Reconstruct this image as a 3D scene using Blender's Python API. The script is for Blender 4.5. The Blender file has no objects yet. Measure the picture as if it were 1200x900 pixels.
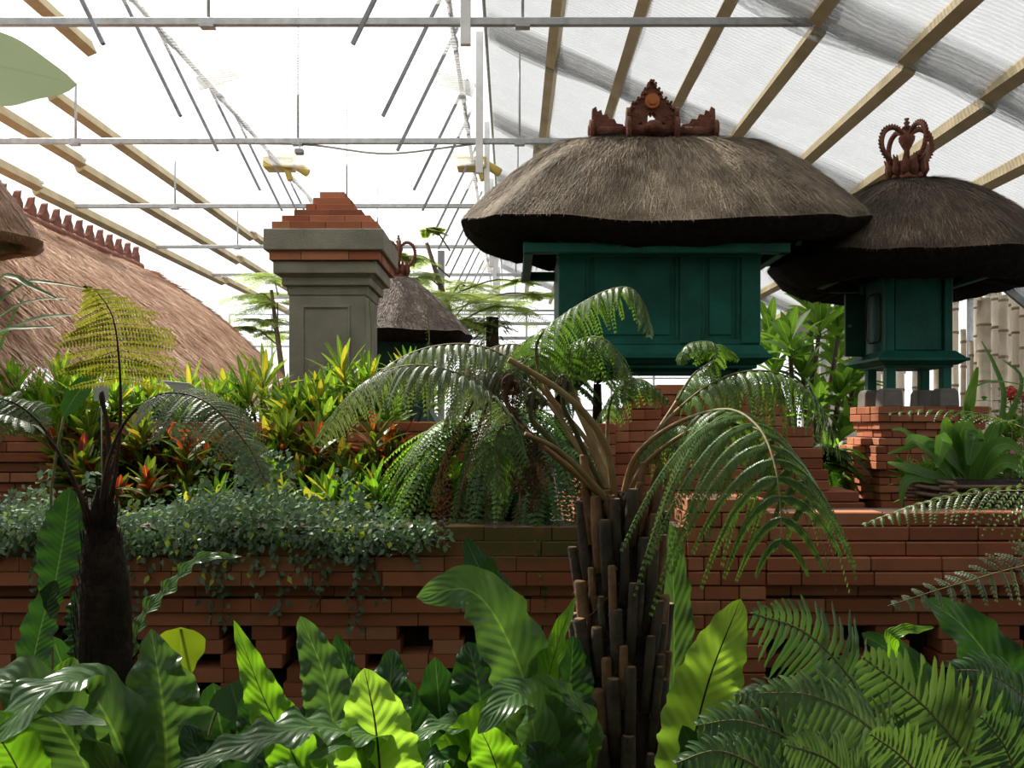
import bpy, math, random
from mathutils import Vector, Matrix
C = bpy.context.scene.collection
F = 1000.0            # focal length in pixels of the 1200x900 frame
CAMZ = 1.6
def P(px, py, d): return Vector(((px-600)/F*d, d, CAMZ+(498-py)/F*d))
V = Vector
UP = V((0, 0, 1))

# ---------------------------------------------------------------- mesh builder
class MB:
    def __init__(s): s.v = []; s.f = []; s.m = []; s.uv = []; s.sm = []
    def vert(s, p, uv=(0.5, 0.5)):
        s.v.append((p[0], p[1], p[2])); s.uv.append(uv); return len(s.v)-1
    def face(s, idx, m=0, sm=True): s.f.append(tuple(idx)); s.m.append(m); s.sm.append(sm)
    def box(s, x0, x1, y0, y1, z0, z1, m=0):
        b = len(s.v)
        for z in (z0, z1):
            for x, y in ((x0, y0), (x1, y0), (x1, y1), (x0, y1)): s.vert((x, y, z))
        for q in ((3, 2, 1, 0), (4, 5, 6, 7), (0, 1, 5, 4), (1, 2, 6, 5), (2, 3, 7, 6), (3, 0, 4, 7)):
            s.face([b+i for i in q], m, False)
    def frustum(s, r0, z0, r1, z1, m=0):   # rects (x0,x1,y0,y1)
        b = len(s.v)
        for (x0, x1, y0, y1), z in ((r0, z0), (r1, z1)):
            for x, y in ((x0, y0), (x1, y0), (x1, y1), (x0, y1)): s.vert((x, y, z))
        for q in ((3, 2, 1, 0), (4, 5, 6, 7), (0, 1, 5, 4), (1, 2, 6, 5), (2, 3, 7, 6), (3, 0, 4, 7)):
            s.face([b+i for i in q], m, False)
    def bar(s, a, b_, w, h, m=0):           # box beam from a to b
        a, b_ = V(a), V(b_); T = (b_-a).normalized()
        S = T.cross(UP); S = S.normalized() if S.length > 1e-4 else V((1, 0, 0)); N = S.cross(T)
        o = len(s.v)
        for p in (a, b_):
            for i, j in ((-1, -1), (1, -1), (1, 1), (-1, 1)): s.vert(p+S*(i*w/2)+N*(j*h/2))
        for q in ((3, 2, 1, 0), (4, 5, 6, 7), (0, 1, 5, 4), (1, 2, 6, 5), (2, 3, 7, 6), (3, 0, 4, 7)):
            s.face([o+i for i in q], m, False)
    def tube(s, pts, rad, n=6, m=0, caps=True, capm=None):
        pts = [V(p) for p in pts]; L = len(pts)
        if not hasattr(rad, '__len__'): rad = [rad]*L
        T0 = (pts[1]-pts[0]).normalized()
        A = T0.cross(UP) if abs(T0.z) < .95 else T0.cross(V((1, 0, 0)))
        A.normalize(); rings = []
        for i, p in enumerate(pts):
            T = (pts[min(i+1, L-1)]-pts[max(i-1, 0)]).normalized()
            A = (A-T*A.dot(T)).normalized(); B = T.cross(A); ring = []
            for k in range(n):
                a = 2*math.pi*k/n
                ring.append(s.vert(p+(A*math.cos(a)+B*math.sin(a))*rad[i], (k/n, i/max(1, L-1))))
            rings.append(ring)
        for i in range(L-1):
            for k in range(n):
                s.face((rings[i][k], rings[i][(k+1) % n], rings[i+1][(k+1) % n], rings[i+1][k]), m)
        if caps:
            s.face(rings[0][::-1], m if capm is None else capm, False); s.face(rings[-1], m if capm is None else capm, False)
    def lathe(s, c, prof, n=16, m=0):        # prof [(r,z)]
        rings = []
        for r, z in prof:
            rings.append([s.vert((c[0]+math.cos(2*math.pi*k/n)*r, c[1]+math.sin(2*math.pi*k/n)*r, c[2]+z)) for k in range(n)])
        for i in range(len(prof)-1):
            for k in range(n):
                s.face((rings[i][k], rings[i][(k+1) % n], rings[i+1][(k+1) % n], rings[i+1][k]), m)
        s.face(rings[0][::-1], m); s.face(rings[-1], m)
    def plate(s, outline, y0, y1, m=0):       # outline in (x,z), extruded in y
        n = len(outline)
        a = [s.vert((x, y0, z)) for x, z in outline]; b = [s.vert((x, y1, z)) for x, z in outline]
        s.face(a, m, False); s.face(b[::-1], m, False)
        for i in range(n):
            j = (i+1) % n
            s.face((a[j], a[i], b[i], b[j]), m, False)
    def blade(s, path, w, face=(0, -1, .35), na=4, fold=.12, wave=0., wf=5., shape=None, m=0, ph=0., roll=0.):
        n = len(path); face = V(face).normalized(); rows = []
        for i, p in enumerate(path):
            t = i/(n-1); T = (path[min(i+1, n-1)]-path[max(i-1, 0)]).normalized()
            S = T.cross(face)
            S = S.normalized() if S.length > .05 else V((1, 0, 0))
            N = S.cross(T)
            if roll:
                a = roll*t; S, N = S*math.cos(a)+N*math.sin(a), N*math.cos(a)-S*math.sin(a)
            ww = w*.5*(shape(t) if shape else math.sin(math.pi*min(1, max(0, t*.94+.03)))**.7)
            row = []
            for k in range(na+1):
                u = k/na*2-1
                off = N*(abs(u)*ww*fold*2)
                if wave: off += N*(wave*ww*(abs(u)**1.5)*math.sin(2*math.pi*wf*t+ph+(1.3 if u > 0 else 0)))
                jag = 1+(.05*math.sin(2*math.pi*wf*1.6*t+ph*2+u) if wave and abs(u) > .9 else 0)
                row.append(s.vert(p+S*(u*ww*jag)+off, (k/na, t)))
            rows.append(row)
        for i in range(n-1):
            for k in range(na):
                s.face((rows[i][k], rows[i][k+1], rows[i+1][k+1], rows[i+1][k]), m)
    def leaflet(s, b, D, N, L, w, droop=0., m=0):
        S = D.cross(N)
        S = S.normalized() if S.length > 1e-5 else V((1, 0, 0))
        mid = b+D*(L*.42)-UP*(droop*L*.2); tip = b+D*L-UP*(droop*L)
        i0 = s.vert(b, (.5, 0)); i1 = s.vert(mid+S*(w*.5)+N*(w*.12), (0, .45)); i2 = s.vert(tip, (.5, 1))
        i3 = s.vert(mid-S*(w*.5)+N*(w*.12), (1, .45)); i4 = s.vert(mid, (.5, .45))
        s.face((i0, i1, i4), m); s.face((i1, i2, i4), m); s.face((i0, i4, i3), m); s.face((i4, i2, i3), m)

def smooth(pts, n):
    pts = [V(p) for p in pts]
    if len(pts) == 2: return [pts[0].lerp(pts[1], i/(n-1)) for i in range(n)]
    q = [pts[0]*2-pts[1]]+pts+[pts[-1]*2-pts[-2]]; out = []
    k = len(pts)-1
    for i in range(n):
        u = i/(n-1)*k; j = min(int(u), k-1); t = u-j
        a, b, c, d = q[j:j+4]
        out.append(.5*((2*b)+(c-a)*t+(2*a-5*b+4*c-d)*t*t+(3*b-a-3*c+d)*t**3))
    return out
def even(path, n):     # resample by arc length
    L = [0]
    for a, b in zip(path, path[1:]): L.append(L[-1]+(b-a).length)
    out = []; j = 0
    for i in range(n):
        x = L[-1]*i/(n-1)
        while j < len(L)-2 and L[j+1] < x: j += 1
        t = (x-L[j])/max(1e-9, L[j+1]-L[j]); out.append(path[j].lerp(path[j+1], min(1, t)))
    return out

# ---------------------------------------------------------------- object helpers
def tag(o, label=None, cat=None, group=None, kind=None):
    if label: o['label'] = label
    if cat: o['category'] = cat
    if group: o['group'] = group
    if kind: o['kind'] = kind
    return o
def empty(name, loc, label, cat, group=None):
    o = bpy.data.objects.new(name, None); C.objects.link(o); o.location = loc; o.empty_display_size = .05
    return tag(o, label, cat, group)
def wloc(o):
    l = V((0, 0, 0))
    while o is not None: l += V(o.location); o = o.parent
    return l
def obj(name, mb, mats, parent=None, origin=None, bevel=0.):
    """links one mesh object; geometry is given in world coordinates"""
    off = wloc(parent) if parent is not None else V(origin or (0, 0, 0))
    me = bpy.data.meshes.new(name)
    me.from_pydata([(a-off.x, b-off.y, c-off.z) for a, b, c in mb.v], [], mb.f)
    for mt in (mats if isinstance(mats, (list, tuple)) else [mats]): me.materials.append(mt)
    me.polygons.foreach_set('material_index', mb.m); me.polygons.foreach_set('use_smooth', mb.sm)
    ul = me.uv_layers.new(name='UVMap'); li = [0]*len(me.loops); me.loops.foreach_get('vertex_index', li)
    fl = [0.]*(2*len(li))
    for i, k in enumerate(li): fl[2*i], fl[2*i+1] = mb.uv[k]
    ul.data.foreach_set('uv', fl); me.update()
    o = bpy.data.objects.new(name, me); C.objects.link(o)
    if parent is not None: o.parent = parent
    else: o.location = off
    if bevel:
        b = o.modifiers.new('bevel', 'BEVEL'); b.width = bevel; b.segments = 1; b.limit_method = 'ANGLE'
    return o

# ---------------------------------------------------------------- materials
class NT:
    def __init__(s, name):
        s.mat = bpy.data.materials.new(name); s.mat.use_nodes = True; s.t = s.mat.node_tree; s.t.nodes.clear()
        s.out = s.t.nodes.new('ShaderNodeOutputMaterial')
    def n(s, typ, **kw):
        nd = s.t.nodes.new(typ)
        for k, v in kw.items():
            if k.startswith('i_'):
                key = k[2:]; key = int(key) if key.isdigit() else key.replace('_', ' ')
                if hasattr(v, 'is_output'): s.t.links.new(v, nd.inputs[key])
                else: nd.inputs[key].default_value = v
            else: setattr(nd, k, v)
        return nd
    def math(s, op, a, b=0., c=None):
        nd = s.n('ShaderNodeMath', operation=op, i_0=a, i_1=b)
        if c is not None: nd.inputs[2].default_value = c
        return nd.outputs[0]
    def mix(s, f, a, b, bt='MIX'):
        nd = s.n('ShaderNodeMix', data_type='RGBA', blend_type=bt)
        for i, x in ((0, f), (6, a), (7, b)):
            if hasattr(x, 'is_output'): s.t.links.new(x, nd.inputs[i])
            else: nd.inputs[i].default_value = x if i == 0 else (*x, 1)
        return nd.outputs[2]
    def link(s, a, b): s.t.links.new(a, b)
def ramp(nt, f, stops):
    r = nt.n('ShaderNodeValToRGB', i_0=f)
    els = r.color_ramp.elements
    while len(els) < len(stops): els.new(.5)
    for e, (p, c) in zip(els, stops): e.position = p; e.color = (*c, 1)
    return r.outputs[0]

def mat_plain(name, c1, c2, scale=8., rough=.7, metal=0., bump=.2, bscale=40., spec=.3):
    nt = NT(name); tc = nt.n('ShaderNodeTexCoord')
    n1 = nt.n('ShaderNodeTexNoise', i_Vector=tc.outputs['Object'], i_Scale=scale, i_Detail=4.)
    n2 = nt.n('ShaderNodeTexNoise', i_Vector=tc.outputs['Object'], i_Scale=bscale, i_Detail=3.)
    col = nt.mix(nt.math('MULTIPLY_ADD', n1.outputs[0], 2.2, -.6), c1, c2)
    bp = nt.n('ShaderNodeBump', i_Strength=bump, i_Distance=.01, i_Height=n2.outputs[0])
    b = nt.n('ShaderNodeBsdfPrincipled', i_Base_Color=col, i_Roughness=rough, i_Metallic=metal, i_Normal=bp.outputs[0])
    b.inputs['Specular IOR Level'].default_value = spec
    nt.link(b.outputs[0], nt.out.inputs[0]); return nt.mat

def mat_brick(name, moss=0., stops=None, moss_z=None):
    nt = NT(name); g = nt.n('ShaderNodeNewGeometry'); tc = nt.n('ShaderNodeTexCoord')
    base = ramp(nt, g.outputs['Random Per Island'], stops or [(0, (.27, .078, .038)), (.35, (.38, .115, .056)), (.7, (.47, .155, .076)), (1, (.54, .22, .115))])
    n1 = nt.n('ShaderNodeTexNoise', i_Vector=tc.outputs['Object'], i_Scale=30., i_Detail=5.)
    n2 = nt.n('ShaderNodeTexNoise', i_Vector=tc.outputs['Object'], i_Scale=3.2, i_Detail=5., i_Roughness=.65)
    col = nt.mix(nt.math('MULTIPLY', n1.outputs[0], .35), base, (.30, .14, .08))
    stain = nt.math('MULTIPLY_ADD', n2.outputs[0], 3.5, -1.75)
    st = nt.n('ShaderNodeClamp', i_0=stain)
    col = nt.mix(nt.math('MULTIPLY', st.outputs[0], .55), col, (.16, .085, .055))
    if moss:
        n3 = nt.n('ShaderNodeTexNoise', i_Vector=tc.outputs['Object'], i_Scale=5., i_Detail=6., i_Roughness=.7)
        f = nt.math('MULTIPLY_ADD', n3.outputs[0], 4., -2.2+moss)
        if moss_z:
            sp = nt.n('ShaderNodeSeparateXYZ', i_0=tc.outputs['Object'])
            h = nt.n('ShaderNodeMapRange', i_0=sp.outputs[2], i_1=moss_z[0], i_2=moss_z[1])
            h2 = nt.n('ShaderNodeMapRange', i_0=sp.outputs[0], i_1=moss_z[2], i_2=moss_z[3])
            f = nt.math('MULTIPLY', nt.math('MULTIPLY', f, h.outputs[0]), h2.outputs[0])
        cl = nt.n('ShaderNodeClamp', i_0=f)
        col = nt.mix(nt.math('MULTIPLY', cl.outputs[0], .85), col, (.075, .085, .025))
    bp = nt.n('ShaderNodeBump', i_Strength=.35, i_Distance=.006, i_Height=n1.outputs[0])
    b = nt.n('ShaderNodeBsdfPrincipled', i_Base_Color=col, i_Roughness=.85, i_Normal=bp.outputs[0])
    b.inputs['Specular IOR Level'].default_value = .2
    nt.link(b.outputs[0], nt.out.inputs[0]); return nt.mat

def mat_leaf(name, c1, c2, tr=None, trw=.4, rough=.42, vein=None, vw=.03, veinbump=0., vfreq=22., spec=.45, extra=None, vnoise=0.):
    nt = NT(name); g = nt.n('ShaderNodeNewGeometry'); tc = nt.n('ShaderNodeTexCoord')
    n1 = nt.n('ShaderNodeTexNoise', i_Vector=tc.outputs['Object'], i_Scale=9., i_Detail=3.)
    f = nt.math('ADD', nt.math('MULTIPLY', g.outputs['Random Per Island'], .6), nt.math('MULTIPLY_ADD', n1.outputs[0], 1.2, -.4))
    col = nt.mix(nt.n('ShaderNodeClamp', i_0=f).outputs[0], c1, c2)
    if extra:   # share of leaves in another colour
        r2 = nt.n('ShaderNodeTexWhiteNoise', noise_dimensions='1D', i_W=nt.math('MULTIPLY', g.outputs['Random Per Island'], 97.))
        for thr, c in extra:
            col = nt.mix(nt.math('GREATER_THAN', r2.outputs[0], thr), col, c)
    sp = nt.n('ShaderNodeSeparateXYZ', i_0=tc.outputs['UV'])
    au = nt.math('ABSOLUTE', nt.math('SUBTRACT', sp.outputs[0], .5))
    if vein:
        w = vw
        if vnoise:
            nn = nt.n('ShaderNodeTexNoise', i_Vector=tc.outputs['Object'], i_Scale=60., i_Detail=2.)
            w = nt.math('MULTIPLY', nt.math('MULTIPLY_ADD', nn.outputs[0], 3., -.9), vw)
        col = nt.mix(nt.math('LESS_THAN', au, w), col, vein)
    nrm = None
    if veinbump:
        h = nt.math('SINE', nt.math('MULTIPLY', nt.math('SUBTRACT', nt.math('MULTIPLY', sp.outputs[1], vfreq), nt.math('MULTIPLY', au, vfreq*.25)), 6.283))
        nrm = nt.n('ShaderNodeBump', i_Strength=veinbump, i_Distance=.01, i_Height=h).outputs[0]
    b = nt.n('ShaderNodeBsdfPrincipled', i_Base_Color=col, i_Roughness=rough)
    b.inputs['Specular IOR Level'].default_value = spec
    t = nt.n('ShaderNodeBsdfTranslucent', i_Color=nt.mix(1., col, tr or (1.5, 1.5, .6), 'MULTIPLY') if True else None)
    if nrm: nt.link(nrm, b.inputs['Normal']); nt.link(nrm, t.inputs['Normal'])
    mx = nt.n('ShaderNodeMixShader', i_0=trw); nt.link(b.outputs[0], mx.inputs[1]); nt.link(t.outputs[0], mx.inputs[2])
    nt.link(mx.outputs[0], nt.out.inputs[0]); return nt.mat

def mat_thatch(name, stops):
    nt = NT(name); g = nt.n('ShaderNodeNewGeometry'); tc = nt.n('ShaderNodeTexCoord')
    n1 = nt.n('ShaderNodeTexNoise', i_Vector=tc.outputs['Object'], i_Scale=4., i_Detail=4.)
    n2 = nt.n('ShaderNodeTexNoise', i_Vector=tc.outputs['Object'], i_Scale=90., i_Detail=2.)
    f = nt.math('ADD', nt.math('MULTIPLY', g.outputs['Random Per Island'], .55), nt.math('MULTIPLY_ADD', n1.outputs[0], 1.3, -.42))
    col = ramp(nt, f, stops)
    bp = nt.n('ShaderNodeBump', i_Strength=.5, i_Distance=.01, i_Height=n2.outputs[0])
    b = nt.n('ShaderNodeBsdfPrincipled', i_Base_Color=col, i_Roughness=.75, i_Normal=bp.outputs[0])
    b.inputs['Specular IOR Level'].default_value = .25
    nt.link(b.outputs[0], nt.out.inputs[0]); return nt.mat

def mat_net(name, col, clear, dens, freq, axis=1, amp=.25):
    """woven shade cloth: threads along one axis, clear gaps between them"""
    nt = NT(name); tc = nt.n('ShaderNodeTexCoord')
    sp = nt.n('ShaderNodeSeparateXYZ', i_0=tc.outputs['Object'])
    n1 = nt.n('ShaderNodeTexNoise', i_Vector=tc.outputs['Object'], i_Scale=3.5, i_Detail=6., i_Roughness=.75)
    n2 = nt.n('ShaderNodeTexNoise', i_Vector=tc.outputs['Object'], i_Scale=35., i_Detail=3.)
    x = nt.math('ADD', sp.outputs[axis], nt.math('MULTIPLY', n1.outputs[0], .10))
    h = nt.math('SINE', nt.math('MULTIPLY', x, freq))
    h2 = nt.math('SINE', nt.math('MULTIPLY', nt.math('ADD', x, nt.math('MULTIPLY', n2.outputs[0], .01)), freq*2.7))
    d = nt.math('ADD', nt.math('MULTIPLY', h, amp*.5), nt.math('MULTIPLY', h2, amp*.5))
    d = nt.math('ADD', nt.math('ADD', d, dens), nt.math('MULTIPLY_ADD', n1.outputs[0], .5, -.25))
    fac = nt.n('ShaderNodeClamp', i_0=d, i_1=.03, i_2=.97).outputs[0]
    tr = nt.n('ShaderNodeBsdfTransparent'); tr.inputs[0].default_value = (clear, clear, clear, 1)
    df = nt.n('ShaderNodeBsdfDiffuse'); df.inputs[0].default_value = (*col, 1)
    tl = nt.n('ShaderNodeBsdfTranslucent'); tl.inputs[0].default_value = (*col, 1)
    m1 = nt.n('ShaderNodeMixShader', i_0=.55); nt.link(df.outputs[0], m1.inputs[1]); nt.link(tl.outputs[0], m1.inputs[2])
    m2 = nt.n('ShaderNodeMixShader', i_0=fac); nt.link(tr.outputs[0], m2.inputs[1]); nt.link(m1.outputs[0], m2.inputs[2])
    nt.link(m2.outputs[0], nt.out.inputs[0]); return nt.mat

M = {}
M['brick'] = mat_brick('terracotta_brick')
M['brick_moss'] = mat_brick('mossy_brick', 1.35, moss_z=(1.02, 1.14, .75, .35))
M['brick_dark'] = mat_plain('brick_joint', (.06, .035, .025), (.10, .055, .04), 20)
M['stone'] = mat_plain('grey_volcanic_stone', (.22, .205, .16), (.34, .32, .255), 5, .9, bump=.5, bscale=120)
M['foot'] = mat_plain('footing_stone', (.20, .18, .16), (.30, .27, .24), 9, .9, bump=.5, bscale=90)
M['green'] = mat_plain('green_painted_wood', (.006, .075, .052), (.014, .165, .118), 5, .55, bump=.3, bscale=30)
M['green_dark'] = mat_plain('dark_green_painted_wood', (.012, .06, .045), (.02, .10, .07), 6, .6)
M['thatch'] = mat_thatch('weathered_thatch', [(0, (.05, .037, .026)), (.3, (.15, .115, .08)), (.65, (.31, .24, .17)), (1, (.54, .44, .31))])
M['thatch_dark'] = mat_thatch('dark_thatch', [(0, (.03, .022, .017)), (.4, (.085, .06, .043)), (.75, (.16, .115, .08)), (1, (.30, .23, .16))])
M['thatch_grey'] = mat_thatch('grey_speckled_thatch', [(0, (.05, .038, .03)), (.4, (.13, .10, .08)), (.75, (.22, .175, .15)), (1, (.48, .42, .38))])
M['thatch_red'] = mat_thatch('russet_thatch', [(0, (.27, .12, .065)), (.4, (.47, .26, .155)), (.75, (.64, .42, .29)), (1, (.80, .62, .48))])
M['thatch_shade'] = mat_plain('shade_black_thatch', (.010, .008, .006), (.03, .023, .017), 25, .9, bump=.8, bscale=150, spec=.1)  # near-black thatch: shade of the cut eave put into the colour
M['terra'] = mat_plain('carved_terracotta', (.11, .042, .027), (.24, .09, .055), 16, .85, bump=.9, bscale=60)
M['terra_orange'] = mat_plain('orange_terracotta', (.42, .12, .035), (.55, .18, .06), 12, .8)
M['steel'] = mat_plain('galvanised_steel', (.30, .31, .31), (.46, .47, .47), 12, .5, .3, bump=.1)
M['steel_dark'] = mat_plain('dark_steel', (.16, .16, .17), (.25, .25, .26), 12, .5, .3, bump=.1)
M['white_paint'] = mat_plain('white_painted_metal', (.62, .62, .60), (.75, .75, .73), 6, .5, bump=.05)
M['wood'] = mat_plain('tan_roof_timber', (.33, .26, .145), (.50, .41, .24), 3, .7, bump=.2)
M['yellow_box'] = mat_plain('yellow_gear_case', (.45, .33, .08), (.6, .45, .12), 9, .6)
M['soil'] = mat_plain('dark_soil', (.02, .014, .009), (.055, .038, .025), 9, .95, bump=1., bscale=60)
M['bark'] = mat_plain('fern_trunk_fibre', (.012, .008, .006), (.05, .03, .02), 18, .95, bump=1., bscale=70)
M['stub'] = mat_plain('old_frond_stub', (.042, .032, .025), (.115, .088, .067), 14, .85, bump=.6, bscale=60)
M['stub_young'] = mat_plain('younger_frond_stub', (.17, .085, .045), (.30, .17, .09), 14, .8, bump=.5, bscale=60)
M['stub_cut'] = mat_plain('cut_stub_end', (.22, .12, .06), (.38, .24, .13), 30, .8)
M['stalk'] = mat_plain('tan_frond_stalk', (.26, .16, .075), (.38, .26, .12), 20, .6, bump=.3)
M['stalk_green'] = mat_plain('green_frond_stalk', (.12, .13, .045), (.25, .20, .09), 20, .6, bump=.3)
M['stalk_dark'] = mat_plain('dark_frond_stalk', (.028, .014, .010), (.07, .035, .025), 20, .6, bump=.3)
M['twig'] = mat_plain('grey_brown_twig', (.09, .065, .045), (.18, .14, .10), 20, .85, bump=.5)
M['bamboo'] = mat_plain('pale_bamboo', (.76, .66, .52), (.90, .83, .72), 3, .5, bump=.15)
M['bamboo_old'] = mat_plain('weathered_bamboo', (.46, .38, .26), (.82, .72, .57), 6, .7, bump=.3)
M['grey_sheet'] = mat_plain('grey_sheet_metal', (.36, .38, .38), (.46, .48, .48), 2, .5, bump=.05)
M['plastic_white'] = mat_plain('white_plastic', (.78, .78, .76), (.85, .85, .83), 3, .4, bump=.02)
M['net'] = mat_net('shade_net', (.34, .345, .345), .68, .66, 120., 1, .30)
M['net_fold'] = mat_net('gathered_shade_net', (.48, .485, .485), .75, .36, 90., 1, .35)
M['net_thin'] = mat_net('thin_white_net', (.85, .85, .84), .97, .30, 120.)
M['film'] = mat_net('clear_roof_film', (.9, .9, .9), .98, .12, 30.)
M['net_dense'] = mat_net('light_blocking_net', (.17, .18, .17), .6, .88, 150.)
M['poly'] = mat_net('polycarbonate_sheet', (.85, .87, .88), .97, .15, 25., 1, .1)
M['node'] = mat_plain('bamboo_node', (.24, .17, .11), (.38, .29, .20), 20, .7)
M['stick'] = mat_plain('brown_bamboo_stick', (.10, .065, .04), (.24, .17, .11), 9, .7, bump=.3)
M['thatch_brown'] = mat_thatch('brown_thatch', [(0, (.09, .045, .025)), (.4, (.20, .11, .065)), (.75, (.33, .19, .12)), (1, (.48, .31, .21))])

G = dict
M['treefern'] = mat_leaf('tree_fern_green', (.06, .13, .025), (.14, .24, .06), trw=.40, rough=.36)
M['treefern_gold'] = mat_leaf('golden_fern_green', (.11, .13, .02), (.23, .22, .045), trw=.5)
M['treefern_grey'] = mat_leaf('grey_fern_green', (.09, .13, .07), (.20, .26, .15), trw=.32)
M['treefern_brown'] = mat_leaf('olive_brown_fern', (.06, .07, .03), (.15, .14, .07), trw=.3)
M['dead'] = mat_leaf('dead_frond_brown', (.07, .04, .025), (.16, .10, .06), tr=(1, .8, .6), trw=.25, rough=.8, spec=.1)
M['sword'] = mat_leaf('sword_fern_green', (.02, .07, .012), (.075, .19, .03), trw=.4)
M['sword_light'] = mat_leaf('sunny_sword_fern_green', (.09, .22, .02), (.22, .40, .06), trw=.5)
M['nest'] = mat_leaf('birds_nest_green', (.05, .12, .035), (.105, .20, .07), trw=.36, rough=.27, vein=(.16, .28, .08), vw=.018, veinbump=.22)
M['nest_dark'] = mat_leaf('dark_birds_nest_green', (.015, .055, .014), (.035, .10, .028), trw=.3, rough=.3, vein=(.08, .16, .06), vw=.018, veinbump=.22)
M['nest_lime_backlit'] = mat_leaf('backlit_lime_nest_green', (.28, .47, .06), (.36, .55, .09), tr=(1.4, 1.5, .7), trw=.6, rough=.38, vein=(.03, .02, .008), vw=.014, veinbump=.2)  # young lime leaves, with the backlight glow brightened into the colour
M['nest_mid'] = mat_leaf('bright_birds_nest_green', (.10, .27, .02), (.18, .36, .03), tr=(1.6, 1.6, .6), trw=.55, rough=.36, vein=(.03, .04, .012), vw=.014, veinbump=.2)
M['blech'] = mat_leaf('hare_foot_fern_green', (.045, .105, .035), (.085, .165, .055), trw=.30, rough=.42)
M['blech_light'] = mat_leaf('light_fern_green', (.075, .145, .045), (.135, .22, .07), trw=.34, rough=.42)
M['croton'] = mat_leaf('yellow_green_croton', (.08, .20, .025), (.20, .33, .055), trw=.48, vein=(.46, .43, .06), vw=.10, vnoise=1., extra=[(.84, (.36, .32, .05)), (.93, (.04, .11, .02))])
M['croton_green'] = mat_leaf('green_croton', (.06, .18, .02), (.17, .36, .035), trw=.45, vein=(.35, .42, .06), vw=.05, extra=[(.85, (.38, .36, .05))])
M['croton_red'] = mat_leaf('red_croton', (.035, .085, .016), (.10, .19, .03), tr=(1.5, 1.2, .5), trw=.4, rough=.3, vein=(.36, .30, .05), vw=.04,
                         extra=[(.55, (.24, .23, .03)), (.70, (.24, .05, .022)), (.84, (.22, .03, .022)), (.94, (.04, .03, .02))])
M['fig'] = mat_leaf('creeping_fig_green', (.035, .085, .04), (.17, .27, .15), trw=.25, rough=.32, spec=.6, extra=[(.975, (.42, .50, .03))])
M['frangi'] = mat_leaf('frangipani_green', (.09, .20, .035), (.18, .33, .07), trw=.5, vein=(.26, .40, .14), vw=.03, veinbump=.15)
M['feather'] = mat_leaf('feathery_tree_green', (.19, .27, .07), (.34, .42, .14), trw=.55)
M['orchid'] = mat_leaf('orchid_leaf_green', (.05, .15, .025), (.13, .28, .05), trw=.4, vein=(.2, .32, .1), vw=.03)
M['grass'] = mat_leaf('strap_leaf_green', (.05, .13, .03), (.10, .20, .05), trw=.4, vein=(.2, .3, .12), vw=.05)
M['near_leaf'] = mat_leaf('grey_green_leaf', (.32, .39, .26), (.38, .45, .32), tr=(1.1, 1.1, .95), trw=.4, rough=.5, vein=(.32, .38, .26), vw=.02)
M['heart'] = mat_leaf('heart_leaf_lime', (.20, .30, .02), (.26, .36, .03), trw=.5, vein=(.28, .38, .06), vw=.02)
M['petal_red'] = mat_leaf('red_petal', (.55, .03, .04), (.75, .08, .09), tr=(1, .6, .6), trw=.3)
M['petal_pink'] = mat_leaf('pink_petal', (.65, .12, .25), (.85, .40, .50), tr=(1, .8, .9), trw=.3)
WORLD, SUN, EXPO, SUNDIR = 1.3, 8.0, .35, (-.42, .50, .76)
# ================================================================ SETTING
def structure(name, mb, mats, label, cat, bevel=0.):
    o = obj(name, mb, mats, None, (0, 0, 0), bevel); return tag(o, label, cat, None, 'structure')
def roofz(X): return CAMZ+(4.52-.45*X if X > -2.1 else 5.465-.45*(-2.1-X))
mb = MB(); n = 24
random.seed(3)
for i in range(n):
    for j in range(n):
        x0, x1 = -14+28*i/n, -14+28*(i+1)/n; y0, y1 = -8+40*j/n, -8+40*(j+1)/n
        b = [mb.vert((x, y, .04*math.sin(x*2.1+y)*math.cos(y*1.7)-.04)) for x, y in ((x0, y0), (x1, y0), (x1, y1), (x0, y1))]
        mb.face(b)
structure('floor', mb, M['soil'], 'dark soil ground of the planting beds inside the greenhouse', 'ground')
mb = MB()
mb.box(-9.0, 5.9, 3.52, 27.5, -.1, 1.06)
structure('terrace_ground', mb, M['soil'], 'raised terrace of dark soil held up by the low brick wall', 'ground')

# --- roof cloth, right slope: panels with a sagging gathered fold at each frame
def net_panel(mb, xs, zf, y0, y1, sag=.05, drop=.0, ny=14):
    rows = []
    for j in range(ny+1):
        t = j/ny; y = y0+(y1-y0)*t; row = []
        for k, x in enumerate(xs):
            w = math.sin(k*1.7)*.02*t
            row.append(mb.vert((x, y, zf(x)-sag*math.sin(math.pi*t)-drop*(max(0, t-.75)/.25)**1.5-w)))
        rows.append(row)
    for j in range(ny):
        for k in range(len(xs)-1): mb.face((rows[j][k], rows[j][k+1], rows[j+1][k+1], rows[j+1][k]))
FR = [7.14+3*k for k in range(-3, 7)]
xs = [-.30+6.3*k/16 for k in range(17)]
mb = MB(); mf = MB()
for k, yf in enumerate(FR):
    net_panel(mb, xs, lambda x: roofz(x)+.12, yf-3.0, yf, .07, .16)
    for q in range(2):      # gathered edge: several pleats of the same cloth hanging at the frame
        rows = []
        for s in range(6):
            t = s/5
            rows.append([mf.vert((x, yf-.40+.40*t+.02*q, roofz(x)+.10-.05*q-(.15+.05*math.sin(x*3+q))*t**1.4-.025*math.sin(t*9+q*2+x*1.3))) for x in xs])
        for s in range(5):
            for c in range(len(xs)-1): mf.face((rows[s][c], rows[s][c+1], rows[s+1][c+1], rows[s+1][c]))
structure('ceiling', mb, M['net'], 'pale woven shade cloth stretched under the sloping roof beside the ridge', 'shade net')
structure('ceiling.001', mf, M['net_fold'], 'grey gathered folds along the edges of the sloping shade cloth', 'shade net')
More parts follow.
